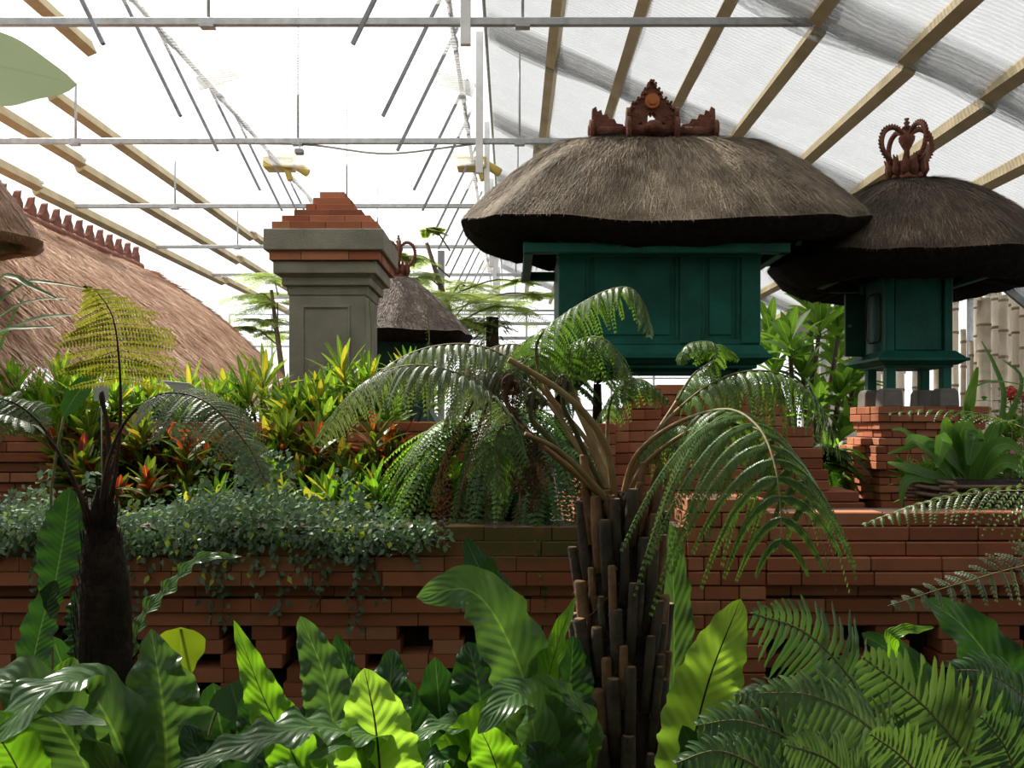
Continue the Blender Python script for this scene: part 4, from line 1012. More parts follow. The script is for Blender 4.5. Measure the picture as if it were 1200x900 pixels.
tf2([(117, 600, 1.88), (127, 540, 1.86), (150, 490, 1.84), (190, 462, 1.8), (240, 470, 1.76), (285, 515, 1.72), (312, 565, 1.7)], .42, 30, .13, 16, 'treefern_grey', .45, (.4, 1, .35), .017, .006, label='grey green frond arching to the right')
tf2([(108, 610, 1.88), (80, 550, 1.84), (45, 495, 1.8), (5, 468, 1.78), (-50, 470, 1.76)], .55, 16, .09, 12, 'treefern_grey', .3, (.2, 1, .3), .016, .006)
tf2([(104, 615, 1.87), (85, 560, 1.83), (55, 512, 1.8), (20, 490, 1.76), (-40, 480, 1.72)], .6, 14, .08, 11, 'treefern_grey', .3, None, .016, .006)
mb = MB(); q = even(smooth(pp((119, 605, 1.9), (127, 540, 1.9), (126, 500, 1.9), (120, 470, 1.89), (119, 458, 1.89)), 24), 24); mb.tube(q, [.005]*19+[.0045, .005, .006, .0065, .004], 8); o = obj('crozier', mb, M['stalk_dark'], T2); o['label'] = 'black tipped unopened frond'
mb = MB(); q = even(smooth(pp((122, 605, 1.9), (128, 560, 1.92), (140, 520, 1.93), (141, 480, 1.93)), 24), 24); mb.tube(q, [.005-.0001*i for i in range(24)], 8); obj('bare_stalk', mb, M['stalk_dark'], T2)

# ================================================================ BIRD'S NEST FERNS
def nest_leaf(parent, pts, wpx, mat, face=(0, -1, .35), fold=.1, wave=.16, wf=5, label=None, roll=0., pk=.55, tipw=0.):
    path = even(smooth(pp(*pts), 60), 56); d = sum(q[2] for q in pts)/len(pts); w = wpx*d/1000
    def shape(t):
        a = math.sin(math.pi*min(1, t**(math.log(.5)/math.log(pk))))**(.8 if pk < .48 else .6) if 0 < t < 1 else 0
        return max(.03, a)*(1 if t < .999 else .3)
    mb = MB(); mb.blade(path, w, face, 8, fold, wave*1.7, wf*1.35, shape, 0, rgP.uniform(0, 6), roll)
    o = obj('leaf', mb, M[mat], parent)
    if label: o['label'] = label
N = plant("birds_nest_fern", 'bird\'s nest fern with a big crinkled leaf beside the slim dark trunk', 'fern', P(160, 1010, 1.75))
nest_leaf(N, [(185, 1000, 1.75), (195, 900, 1.72), (190, 820, 1.72), (177, 737, 1.76)], 118, 'nest', (.1, -1, .3), .10, .22, 6, pk=.42, label='largest leaf, crinkled and pointed')
nest_leaf(N, [(165, 1010, 1.72), (150, 900, 1.66), (95, 800, 1.6), (30, 830, 1.5), (-30, 900, 1.42)], 85, 'nest', (-.2, -.4, 1), .08, .14, 5, pk=.55)
nest_leaf(N, [(150, 1010, 1.7), (90, 880, 1.62), (20, 800, 1.6), (-60, 820, 1.6)], 75, 'nest', (-.1, -.5, .9), .08, .14, 5)
nest_leaf(N, [(120, 1010, 1.72), (95, 900, 1.7), (75, 820, 1.75), (85, 770, 1.8)], 80, 'nest_mid', (0, -1, .2), .1, .1, 5)
nest_leaf(N, [(160, 1005, 1.75), (120, 880, 1.6), (60, 838, 1.5), (125, 850, 1.42)], 40, 'nest', (0, -.3, 1), .06, .12, 5)
nest_leaf(N, [(60, 1010, 1.6), (20, 900, 1.5), (-20, 850, 1.45), (-60, 870, 1.4)], 70, 'nest_mid', (0, -.6, .8), .08, .12, 5)
nest_leaf(N, [(150, 800, 1.95), (165, 730, 1.95), (200, 688, 1.95), (235, 655, 1.93), (285, 652, 1.9)], 24, 'nest', (-.5, -.7, .5), .12, .26, 6, label='thin twisted leaf with a curled tip', pk=.4)
nest_leaf(N, [(30, 840, 2.3), (38, 780, 2.3), (52, 720, 2.3), (66, 680, 2.28)], 42, 'nest_dark', (0, -1, .1), .1, .1, 5)
nest_leaf(N, [(58, 720, 2.3), (68, 665, 2.3), (76, 620, 2.3), (82, 572, 2.3)], 52, 'nest_dark', (.1, -1, .1), .1, .1, 5)
nest_leaf(N, [(100, 800, 2.2), (95, 740, 2.25), (90, 690, 2.3)], 34, 'nest_dark', (0, -1, .1), .1, .2, 6)
N = plant("birds_nest_fern", 'bird\'s nest fern with a glowing lime leaf left of the centre of the foreground', 'fern', P(400, 1020, 1.7))
nest_leaf(N, [(450, 1020, 1.68), (447, 930, 1.62), (440, 850, 1.6), (427, 783, 1.62)], 100, 'nest_lime_backlit', (.05, -1, .15), .06, .12, 6, pk=.5, label='broad lime leaf lit from behind')
nest_leaf(N, [(430, 1000, 1.7), (425, 880, 1.62), (375, 852, 1.52), (300, 868, 1.42), (190, 915, 1.34)], 62, 'nest', (.0, -.45, 1), .05, .2, 7, pk=.5, label='leaf arching over to the left with pale shine')
nest_leaf(N, [(385, 1010, 1.85), (350, 900, 1.85), (310, 820, 1.87), (274, 727, 1.9)], 58, 'nest_mid', (.5, -1, .1), .14, .2, 6, pk=.38, label='slanting yellow green pointed leaf')
nest_leaf(N, [(400, 1010, 1.95), (395, 900, 1.98), (382, 800, 2.0), (352, 722, 2.02)], 62, 'nest', (.2, -1, .05), .08, .2, 7, pk=.52)
nest_leaf(N, [(415, 1010, 2.0), (410, 900, 2.05), (408, 800, 2.1), (395, 742, 2.12)], 50, 'nest_dark', (-.2, -1, .05), .08, .2, 7, pk=.52)
nest_leaf(N, [(400, 1010, 1.8), (405, 930, 1.7), (440, 865, 1.6), (400, 870, 1.5), (360, 890, 1.45)], 44, 'nest', (0, -.5, 1), .05, .15, 6)
nest_leaf(N, [(360, 1010, 1.9), (325, 920, 1.95), (300, 850, 2.0), (285, 815, 2.0)], 60, 'nest_dark', (.2, -1, .2), .1, .2, 6)
nest_leaf(N, [(390, 1010, 1.9), (360, 930, 1.9), (335, 870, 1.9), (320, 835, 1.9)], 60, 'nest', (.2, -1, .3), .1, .2, 6)
nest_leaf(N, [(420, 1010, 2.1), (440, 900, 2.15), (455, 820, 2.2), (460, 760, 2.25)], 70, 'nest_dark', (-.2, -1, .2), .1, .16, 6)
nest_leaf(N, [(410, 1010, 1.7), (380, 930, 1.6), (350, 905, 1.5), (300, 930, 1.4)], 55, 'nest', (0, -.5, 1), .05, .15, 6)
nest_leaf(N, [(370, 1010, 1.75), (290, 930, 1.7), (240, 890, 1.68), (215, 850, 1.7)], 60, 'nest_dark', (.2, -1, .4), .1, .16, 6)
N = plant("birds_nest_fern", 'bird\'s nest fern with a tall leaf bending left beside the big stub-covered trunk', 'fern', P(600, 1020, 2.0))
nest_leaf(N, [(630, 960, 2.0), (622, 830, 1.98), (590, 740, 1.95), (550, 692, 1.9), (488, 700, 1.82)], 82, 'nest', (.35, -1, .35), .10, .12, 5, pk=.5, label='tall dark leaf bending to the left')
nest_leaf(N, [(625, 960, 2.1), (615, 820, 2.12), (585, 720, 2.15), (545, 630, 2.18)], 62, 'nest_dark', (.2, -1, .2), .1, .18, 6, pk=.55)
nest_leaf(N, [(630, 960, 2.05), (635, 860, 2.05), (625, 780, 2.05), (590, 705, 2.05)], 66, 'nest', (-.2, -1, .2), .1, .12, 6, pk=.5)
nest_leaf(N, [(625, 960, 1.98), (632, 850, 1.97), (652, 760, 1.97), (676, 697, 1.98)], 44, 'nest_mid', (-.8, -1, .2), .2, .16, 5, pk=.42, label='narrow leaf with a bright rim')
nest_leaf(N, [(615, 1010, 1.9), (570, 900, 1.85), (530, 850, 1.78), (478, 868, 1.7)], 52, 'nest', (-.2, -.5, 1), .06, .2, 6, label='shiny silvery leaf', pk=.5)
nest_leaf(N, [(520, 990, 1.82), (540, 910, 1.78), (565, 855, 1.76), (592, 808, 1.78)], 86, 'nest_mid', (-.1, -1, .25), .05, .10, 5, pk=.45, label='bright green leaf with a dark midrib')
nest_leaf(N, [(620, 1010, 1.8), (628, 880, 1.72), (612, 815, 1.66), (585, 830, 1.58), (560, 860, 1.55)], 60, 'nest', (.1, -.6, .8), .08, .12, 5)
nest_leaf(N, [(660, 1010, 1.85), (650, 890, 1.8), (635, 820, 1.78), (610, 805, 1.74)], 78, 'nest', (.1, -1, .3), .1, .12, 5, pk=.55)
nest_leaf(N, [(690, 1000, 1.85), (675, 900, 1.82), (660, 850, 1.8), (632, 792, 1.8)], 40, 'nest_mid', (.3, -1, .2), .12, .14, 5)
nest_leaf(N, [(665, 960, 1.9), (690, 860, 1.86), (670, 820, 1.8), (630, 790, 1.78)], 34, 'nest', (.1, -.6, .8), .1, .16, 6)
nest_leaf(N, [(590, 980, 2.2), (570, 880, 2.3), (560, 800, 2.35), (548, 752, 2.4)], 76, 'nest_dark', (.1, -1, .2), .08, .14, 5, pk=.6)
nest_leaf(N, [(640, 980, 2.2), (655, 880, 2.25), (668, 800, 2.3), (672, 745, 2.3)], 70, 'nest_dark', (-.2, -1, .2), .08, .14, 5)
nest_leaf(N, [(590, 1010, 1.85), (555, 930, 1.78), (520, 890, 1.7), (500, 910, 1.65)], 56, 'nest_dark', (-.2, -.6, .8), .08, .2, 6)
nest_leaf(N, [(600, 1010, 1.7), (590, 930, 1.66), (575, 880, 1.64), (560, 850, 1.62)], 70, 'nest_mid', (.1, -1, .3), .08, .14, 5)
nest_leaf(N, [(640, 1010, 1.75), (640, 940, 1.7), (630, 900, 1.66), (610, 880, 1.62)], 70, 'nest_dark', (.1, -.8, .6), .08, .14, 5)
N = plant("birds_nest_fern", 'bird\'s nest fern with one upright lime leaf just right of the stub-covered trunk', 'fern', P(805, 1020, 2.1))
nest_leaf(N, [(800, 1010, 2.05), (808, 900, 2.03), (830, 800, 2.02), (868, 702, 2.02)], 84, 'nest_lime_backlit', (-.15, -1, .1), .06, .12, 6, pk=.5, label='lime leaf with a dark midrib')
nest_leaf(N, [(790, 1010, 2.6), (789, 860, 2.65), (790, 720, 2.7), (786, 612, 2.72)], 46, 'nest', (.1, -1, .1), .08, .14, 7, pk=.6, label='tall narrow leaf against the brick pier')
nest_leaf(N, [(815, 1010, 2.2), (840, 900, 2.3), (850, 840, 2.4), (846, 806, 2.45)], 60, 'nest_dark', (0, -1, .1), .08, .14, 6)
nest_leaf(N, [(790, 1010, 1.9), (830, 900, 1.85), (860, 860, 1.8), (900, 870, 1.76)], 50, 'nest', (.2, -.6, .8), .08, .14, 6)
nest_leaf(N, [(800, 1010, 2.0), (812, 940, 1.95), (815, 890, 1.95), (800, 850, 1.95)], 50, 'nest_dark', (0, -1, .1), .08, .14, 6)
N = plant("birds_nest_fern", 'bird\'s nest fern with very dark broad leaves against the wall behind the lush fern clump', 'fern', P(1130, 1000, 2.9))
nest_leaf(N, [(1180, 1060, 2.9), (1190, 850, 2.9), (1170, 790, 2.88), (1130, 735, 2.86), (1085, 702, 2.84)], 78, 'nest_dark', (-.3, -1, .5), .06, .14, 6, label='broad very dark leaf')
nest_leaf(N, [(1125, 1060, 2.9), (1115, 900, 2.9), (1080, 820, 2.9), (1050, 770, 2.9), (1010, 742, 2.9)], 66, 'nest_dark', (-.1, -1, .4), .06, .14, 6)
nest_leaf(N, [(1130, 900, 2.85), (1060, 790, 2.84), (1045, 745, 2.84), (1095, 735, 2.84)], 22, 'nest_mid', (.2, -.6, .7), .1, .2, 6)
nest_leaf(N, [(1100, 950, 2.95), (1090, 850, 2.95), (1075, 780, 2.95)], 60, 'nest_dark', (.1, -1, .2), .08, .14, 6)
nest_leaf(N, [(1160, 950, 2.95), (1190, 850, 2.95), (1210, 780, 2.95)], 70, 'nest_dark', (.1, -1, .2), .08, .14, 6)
for lab, bx, lv in (('dark bird\'s nest fern in deep shade at the foot of the mossy wall', 330, ((60, 745, 2.9), (20, 790, 2.8), (140, 780, 2.9), (250, 800, 2.85), (300, 770, 2.9), (380, 790, 2.85), (215, 840, 2.7), (330, 850, 2.7))), ('dark bird\'s nest fern in deep shade left of the stub-covered trunk', 560, ((470, 790, 2.85), (510, 770, 2.95), (560, 790, 2.8), (620, 770, 2.9), (655, 740, 2.85), (640, 810, 2.75), (500, 850, 2.6), (440, 830, 2.8)))):  # added dark-leaved ferns standing in for shade over the wall foot
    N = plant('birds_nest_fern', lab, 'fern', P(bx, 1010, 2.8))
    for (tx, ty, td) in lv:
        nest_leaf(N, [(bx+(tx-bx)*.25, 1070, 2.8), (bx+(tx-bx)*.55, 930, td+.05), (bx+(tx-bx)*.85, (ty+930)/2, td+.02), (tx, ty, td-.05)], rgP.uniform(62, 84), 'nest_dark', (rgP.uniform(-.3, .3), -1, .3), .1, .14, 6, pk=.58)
# heart-shaped leaf plant
N = plant('arrowhead_plant', 'heart shaped yellow green leaf hanging by the wall beside the slim dark trunk', 'plant', P(225, 950, 2.5))
def heart(parent, top, tip, wpx, mat, face=(0, -1, .1)):
    path = even(smooth(pp(top, tip), 12), 20); w = wpx*top[2]/1000
    mb = MB(); mb.blade(path, w, face, 8, .06, .03, 2, lambda t: (min(1, t/.22)**.45)*max(.02, 1-max(0, t-.3)/.7)**.75, 0)
    obj('leaf', mb, M[mat], parent)
heart(N, (212, 735, 2.5), (213, 802, 2.5), 62, 'heart')
heart(N, (270, 800, 2.6), (285, 850, 2.55), 60, 'nest_dark')
mb = MB(); mb.tube(smooth(pp((226, 1140, 2.55), (225, 950, 2.55), (222, 850, 2.58), (216, 770, 2.56), (212, 737, 2.5)), 16), .004, 6); mb.tube(smooth(pp((228, 1140, 2.55), (230, 950, 2.55), (245, 860, 2.6), (262, 815, 2.62), (270, 802, 2.6)), 16), .004, 6); obj('leaf_stalk', mb, M['stalk_green'], N)

# ================================================================ RIGHT FOREGROUND FERNS
N = plant('hare_foot_fern', 'lush fern clump filling the corner with broad lobed light green fronds', 'fern', P(1060, 1040, 1.7))
def bl(parent, pts, start, n, plen, w, mat='blech', droop=.2, side=None, fwd=.4, wave=.1, curl=0., label=None, rad=.004, stalk='stalk_green', prof=profA, fold=.1):
    mb = MB(); frond1(mb, smooth(pp(*pts), 50), start, int(n*1.45), plen, w*.78, droop*1.3, side, fwd, rad, prof, rgP, True, curl, fold, wave*1.5)
    o = obj('frond', mb, [M[mat], M[stalk]], parent)
    if label: o['label'] = label
bl(N, [(1075, 960, 1.75), (1040, 870, 1.72), (1000, 800, 1.7), (945, 742, 1.66), (880, 718, 1.6)], .22, 20, .19, .020, 'blech', .30, (.8, .5, .5), .35, .12, .05, 'long arching frond with narrow curled lobes')
bl(N, [(1160, 980, 1.6), (1140, 900, 1.58), (1095, 840, 1.56), (1050, 800, 1.55), (1010, 770, 1.54)], .12, 18, .17, .026, 'blech_light', .15, (.75, .2, .65), .55, .08, label='broad frond facing up with overlapping lobes')
bl(N, [(1090, 990, 1.55), (1060, 900, 1.5), (1010, 845, 1.47), (950, 815, 1.45), (890, 812, 1.43)], .15, 20, .15, .02, 'blech_light', .3, (.4, .6, .6), .45, .1)
bl(N, [(1030, 1000, 1.5), (980, 920, 1.45), (930, 870, 1.42), (870, 845, 1.4), (815, 850, 1.38)], .15, 22, .13, .015, 'blech', .35, (.4, .6, .6), .45, .1)
bl(N, [(1000, 1010, 1.45), (940, 940, 1.38), (890, 900, 1.35), (840, 880, 1.32), (790, 895, 1.3)], .15, 22, .11, .013, 'blech', .35, (.3, .6, .6), .45, .1)
bl(N, [(1040, 990, 1.42), (1010, 930, 1.38), (970, 890, 1.35), (920, 872, 1.32)], .15, 20, .12, .016, 'blech_light', .3, (.4, .5, .7), .45, .1)
bl(N, [(1110, 1000, 1.4), (1090, 930, 1.36), (1060, 890, 1.33), (1020, 860, 1.3)], .1, 18, .12, .020, 'blech_light', .2, (.7, .3, .6), .5, .1)
bl(N, [(1180, 1010, 1.45), (1190, 930, 1.42), (1180, 880, 1.4), (1150, 840, 1.38)], .1, 18, .13, .022, 'blech', .2, (.8, .2, .6), .5, .1)
bl(N, [(1210, 1000, 1.7), (1230, 900, 1.75), (1210, 830, 1.75), (1160, 790, 1.72), (1110, 785, 1.7)], .3, 20, .15, .014, 'nest_dark', .35, (.3, .6, .6), .3, .1, .03, 'dark frond with thin serrated lobes')
bl(N, [(1120, 1000, 1.9), (1100, 900, 1.95), (1060, 830, 2.0), (1000, 790, 2.0), (940, 790, 2.0)], .2, 20, .17, .022, 'blech', .3, (.5, .6, .5), .4, .1)
bl(N, [(1060, 1000, 1.8), (1030, 920, 1.85), (970, 850, 1.9), (910, 810, 1.9), (860, 815, 1.9)], .2, 22, .14, .018, 'blech', .35, (.4, .6, .5), .4, .1)
bl(N, [(1150, 1000, 1.8), (1140, 900, 1.82), (1110, 830, 1.85), (1080, 785, 1.88)], .15, 18, .15, .022, 'blech', .2, (.8, .3, .4), .45, .1)
bl(N, [(1000, 1010, 1.7), (950, 930, 1.72), (900, 870, 1.74), (850, 840, 1.75)], .2, 20, .12, .016, 'blech', .3, (.4, .6, .5), .4, .1)
N = plant('tree_fern', 'tree fern outside the picture edge with two feathery fronds reaching in over the brick wall', 'tree fern', P(1290, 1000, 2.0))
mb = MB(); mb.tube(pp((1310, 1150, 2.0), (1305, 900, 2.0), (1300, 640, 2.05)), [.08, .07, .05], 12); obj('trunk', mb, M['bark'], N)
def tf3(pts, start, n, plen, pin_n, mat='treefern_grey', droop=.3, side=None, pll=.015, plw=.006):
    mb = MB(); frond2(mb, smooth(pp(*pts), 50), start, n, plen, pin_n, pll, plw, droop, side, .45, .004, rg=rgP, prof=lambda t: max(.05, (1-t)**.7))
    obj('frond', mb, [M[mat], M['stalk_green'], M['stalk_green']], N)
tf3([(1300, 650, 2.0), (1240, 655, 1.75), (1180, 668, 1.6), (1110, 688, 1.55), (1040, 710, 1.5)], .1, 26, .11, 12, 'treefern_grey', .3, (.1, .8, .8))
tf3([(1302, 645, 2.0), (1250, 585, 2.2), (1180, 575, 2.4), (1090, 588, 2.5), (1008, 615, 2.5)], .1, 30, .15, 14, 'treefern', .55, (0, 1, .35))
tf3([(1302, 645, 2.05), (1240, 530, 2.5), (1170, 490, 2.8), (1100, 480, 2.95), (1036, 484, 3.0)], .25, 28, .13, 12, 'treefern', .6, (0, 1, .2))
# ================================================================ TERRACE PLANTS
def stemz(px, d, z): return V(((px-600)/F*d, d, z))
def rosette(mb, c, axis, n, L, w, rg, spread=1., m=0, arch=.35, up=.25):
    axis = axis.normalized(); A = axis.cross(V((.3, 1, .1))).normalized(); B = axis.cross(A)
    for k in range(n):
        a = k*2.399+rg.uniform(-.2, .2); t = k/n; tilt = (1.25-1.0*t)*spread; o = A*math.cos(a)+B*math.sin(a)
        D = (axis*math.cos(tilt)+o*math.sin(tilt)+UP*up*.5).normalized(); l = L*rg.uniform(.75, 1.15)*(1-.25*t)
        b = c-axis*(L*.45*(1-t))
        pts = [b+D*(l*s)-UP*(arch*l*s*s*math.sin(tilt)) for s in (0, .2, .4, .6, .8, 1.)]
        N = D.cross(o.cross(D)); N = axis-D*axis.dot(D); N = N if N.length > .1 else o
        mb.blade(pts, w*rg.uniform(.8, 1.15), N, 2, .14, 0, 1, lambda q: math.sin(math.pi*min(1, q*.93+.05))**.75, m)
def croton(name, label, px, ytop, d, z0, spread, n, Lpx, wpx, mat, seed, cat='croton', group=None, leaves=15, arch=.3, hvar=.25):
    rg = random.Random(seed); e = plant(name, label, cat, stemz(px, d, z0), group)
    top = P(px, ytop, d).z; ms = MB(); mf = MB(); L = Lpx*d/1000; w = wpx*d/1000
    n += 2
    for i in range(n):
        t = (i+.5)/n*2-1; zt = top-L*.8-(top-z0)*hvar*abs(t)*rg.uniform(.4, 1.2)-(0 if i == n//2 else rg.uniform(0, .3)*(top-z0)); zt = max(zt, z0+.05)
        dx = t*spread*d/1000*.5; dy = rg.uniform(-.14, .14)
        b = stemz(px, d, z0)+V((dx*.25, dy*.3, 0)); tp = V((b.x+dx*.75, d+dy, zt)); mid = b.lerp(tp, .5)+V((rg.uniform(-.02, .02), 0, .03))
        ms.tube(smooth([b, mid, tp], 8), [.009, .0085, .008, .0075, .007, .0065, .006, .005], 6)
        rosette(mf, tp, (tp-mid)+UP*.15, leaves+4, L*1.1, w*.85, rg, 1., 0, arch)
        if zt-z0 > L*1.3: rosette(mf, mid.lerp(tp, .35), (tp-mid)+UP*.1, leaves//2+2, L, w*.85, rg, 1.15, 0, arch)
    obj('stem', ms, M['twig'], e); obj('foliage', mf, M[mat], e)
BZ = 1.56
g1 = 'crotons in the raised bed'
CR = [
 (305, 392, 4.75, BZ, 90, 5, 62, 8, 'croton', 'tall yellow streaked croton standing free left of the stone pillar'),
 (250, 410, 4.9, BZ, 70, 4, 55, 9, 'croton_green', 'green croton against the lower edge of the russet roof'),
 (368, 418, 4.55, BZ, 70, 4, 58, 10, 'croton', 'lime croton rosette with yellow centres in front of the stone pillar foot'),
 (345, 450, 4.45, BZ-.2, 60, 3, 58, 10, 'croton', 'low bright croton with long arching leaves below the stone pillar'),
 (405, 385, 4.75, BZ, 80, 5, 60, 9, 'croton', 'upright yellow green croton between the stone pillar and the small altar'),
 (432, 400, 4.6, BZ, 70, 4, 52, 8, 'croton_green', 'leafy green croton in front of the small altar base'),
 (480, 398, 5.0, BZ, 60, 3, 48, 8, 'croton_green', 'croton poking up under the eave of the small altar'),
 (20, 408, 4.55, BZ, 100, 6, 50, 9, 'croton_green', 'green croton at the picture edge under the russet roof'),
 (75, 404, 4.6, BZ, 100, 6, 52, 9, 'croton', 'yellowish croton under the middle of the russet roof'),
 (128, 415, 4.5, BZ, 90, 6, 50, 9, 'croton', 'yellow spotted croton behind the upright golden fern frond'),
 (178, 428, 4.6, BZ, 80, 5, 50, 8, 'croton_green', 'small green croton just right of the upright golden fern frond'),
 (218, 418, 4.7, BZ, 80, 5, 50, 8, 'croton', 'croton with thin yellow leaves under the end of the russet roof'),
 (45, 440, 4.4, BZ-.1, 110, 6, 50, 10, 'croton_green', 'light green croton in front row above the bare planter wall'),
 (100, 470, 4.2, 1.1, 90, 5, 46, 13, 'croton_red', 'dark mixed colour croton behind the black tipped fern stalk'),
 (165, 470, 4.15, 1.1, 100, 6, 44, 14, 'croton_red', 'red and yellow croton in the shade behind the slim fern stalks'),
 (215, 485, 4.1, 1.1, 100, 6, 44, 14, 'croton_red', 'orange flecked croton under the arching grey fern frond'),
 (262, 470, 4.2, 1.1, 90, 5, 46, 12, 'croton_red', 'dark green croton at the tip of the arching grey fern frond'),
 (185, 530, 3.95, 1.1, 110, 5, 40, 12, 'croton_red', 'low red leaved croton just above the creeping fig'),
 (120, 545, 3.9, 1.1, 80, 4, 40, 12, 'croton_red', 'low dark croton between the wiry fern stalks'),
 (255, 545, 3.9, 1.1, 70, 4, 42, 9, 'croton_green', 'small upright green croton growing out of the creeping fig'),
 (325, 535, 3.9, 1.12, 50, 3, 36, 8, 'croton', 'small yellow croton growing out of the creeping fig below the stone pillar'),
 (400, 515, 3.95, 1.12, 70, 4, 52, 11, 'croton_green', 'dark rosette plant with strap leaves left of the hanging sword fern'),
 (437, 535, 3.85, 1.12, 60, 3, 44, 10, 'croton_green', 'low strap leaved plant right above the end of the creeping fig'),
 (375, 480, 4.2, 1.12, 90, 5, 48, 10, 'croton_red', 'mixed brown and green croton under the long arching tree fern frond'),
 (330, 468, 4.15, 1.12, 90, 5, 46, 10, 'croton_red', 'dark croton below the stone pillar, screening the planter wall'),
 (295, 500, 4.05, 1.12, 80, 5, 44, 9, 'croton_green', 'green croton right beyond the tip of the arching grey fern frond'),
 (480, 505, 4.15, 1.12, 80, 5, 44, 10, 'croton_red', 'dark croton half covered by the light green sword fern'),
 (515, 480, 4.3, 1.12, 80, 4, 44, 10, 'croton_green', 'green croton behind the light green sword fern'),
 (440, 470, 4.2, 1.12, 90, 5, 48, 10, 'croton_red', 'dark croton hidden behind the long arching tree fern frond'),
]
for i, (px, yt, d, z0, sp, n, L, w, mt, lb) in enumerate(CR):
    croton('croton', lb, px, yt, d, z0, sp, n, L, w, mt, 500+i, group=g1)
# flower spikes rising among the crotons
for (px, yt, yb, d, lb) in ((434, 350, 430, 4.5, 'thin cream flower spike in front of the stone pillar edge'), (502, 362, 425, 4.5, 'thin cream flower spike in front of the small altar thatch')):
    e = plant('flower_spike', lb, 'flower spike', P(px, yb+40, d)); mb = MB(); q = smooth([V((P(px, 0, d).x, d, BZ-.02))]+pp((px, yb+10, d), (px+1, (yt+yb)/2, d), (px-2, yt, d)), 14); mb.tube(q, .003, 5); obj('stem', mb, M['stalk_green'], e)
    mb = MB()
    for i in range(60):
        t = rgP.random(); p = q[2].lerp(q[-1], t); a = rgP.uniform(0, 6.28); mb.leaflet(p, V((math.cos(a), math.sin(a), .3)).normalized(), UP, .022*(1.1-t*.6), .009, .1)
    obj('blossom', mb, M['blech_light'], e)
# plant labels
for (q, lb) in ((((190, 446), (222, 449), (241, 463), (216, 466)), 'white plastic plant label behind the arching grey fern frond'), (((108, 449), (127, 447), (127, 469), (110, 470)), 'small square white plant label behind the black tipped fern stalk')):
    d = 4.02 if q[0][0] > 150 else 3.9
    pts = [P(x, y, d+(.03 if i > 1 else 0)) for i, (x, y) in enumerate(q)]; e = empty('plant_label', pts[0]-UP*.5, lb, 'plant label')
    mb = MB(); nn = (pts[1]-pts[0]).cross(pts[3]-pts[0]).normalized()*.002
    a = [mb.vert(p) for p in pts]; b = [mb.vert(p+nn) for p in pts]; mb.face(a, 0, False); mb.face(b[::-1], 0, False)
    for i in range(4): mb.face((a[(i+1) % 4], a[i], b[i], b[(i+1) % 4]), 0, False)
    obj('plate', mb, M['plastic_white'], e)
    c = (pts[2]+pts[3])/2; mb = MB(); mb.tube([c+V((0, .004, .005)), (c.x, c.y+.01, 1.05)], .003, 6); obj('stake', mb, M['steel_dark'], e)
# strap leaves reaching in from the left
e = plant('strap_leaf_plant', 'plant with long thin strap leaves reaching in from the picture edge before the russet roof', 'plant', P(-80, 700, 2.1))
for q, w in (((( -80, 600, 2.1), (-50, 400, 2.1), (0, 326, 2.1), (40, 338, 2.08), (72, 353, 2.06)), 10), (((-80, 600, 2.1), (-30, 400, 2.1), (25, 335, 2.1), (60, 332, 2.1), (100, 338, 2.1)), 8), (((-80, 600, 2.1), (-40, 420, 2.05), (10, 365, 2.0), (45, 352, 2.0), (78, 350, 2.0)), 7),
              (((-80, 600, 2.1), (-20, 420, 2.0), (25, 382, 1.95), (55, 372, 1.95), (85, 370, 1.92)), 11), (((-80, 600, 2.1), (-40, 430, 2.0), (0, 390, 1.9), (30, 385, 1.9), (62, 383, 1.9)), 10), (((-60, 600, 2.15), (-10, 440, 2.15), (12, 380, 2.15), (30, 345, 2.15)), 7)):
    mb = MB(); mb.blade(even(smooth(pp(*q), 30), 24), w*4.2/1000, (0, -.6, .8), 2, .2, 0, 1, lambda t: min(1, .5+t)*max(.03, (1-t))**.5); obj('leaf', mb, M['grass'], e)
e = plant('broad_leaf_plant', 'single broad dark green leaf standing behind the wiry fern stalks', 'plant', P(60, 640, 2.6))
mb = MB(); mb.blade(even(smooth(pp((74, 488, 2.6), (90, 462, 2.6), (112, 437, 2.6)), 20), 16), .062, (.5, -1, .3), 4, .1, .03, 2); obj('leaf', mb, M['nest_dark'], e)
mb = MB(); mb.tube(smooth(pp((66, 1120, 2.6), (60, 640, 2.6), (62, 560, 2.6), (75, 488, 2.6)), 10), .004, 6); obj('leaf_stalk', mb, M['stalk_green'], e)
# overhead leaf near the viewer
e = plant('overhanging_branch', 'large pale grey green leaf hanging in close at the top corner', 'leaf', P(-260, 40, .95))
mb = MB(); mb.blade(even(smooth(pp((-150, 55, .95), (-60, 66, .94), (20, 82, .93), (90, 99, .92)), 30), 26), .092, (.1, -.75, -.5), 6, .05, .03, 2, lambda t: math.sin(math.pi*min(1, t**.8*.97+.03))**.75+.01); obj('leaf', mb, M['near_leaf'], e)
mb = MB(); mb.tube(smooth(pp((-420, -200, 1.0), (-260, 20, .97), (-150, 55, .95)), 12), [.008-.0004*i for i in range(12)], 8); obj('twig', mb, M['twig'], e)
mb = MB(); mb.tube(smooth([V((-1.15, .92, -.04)), V((-1.1, .95, 1.1)), V((-1.0, .98, 1.9)), P(-420, -200, 1.0)], 16), [.016-.0005*i for i in range(16)], 8); obj('stem', mb, M['twig'], e)

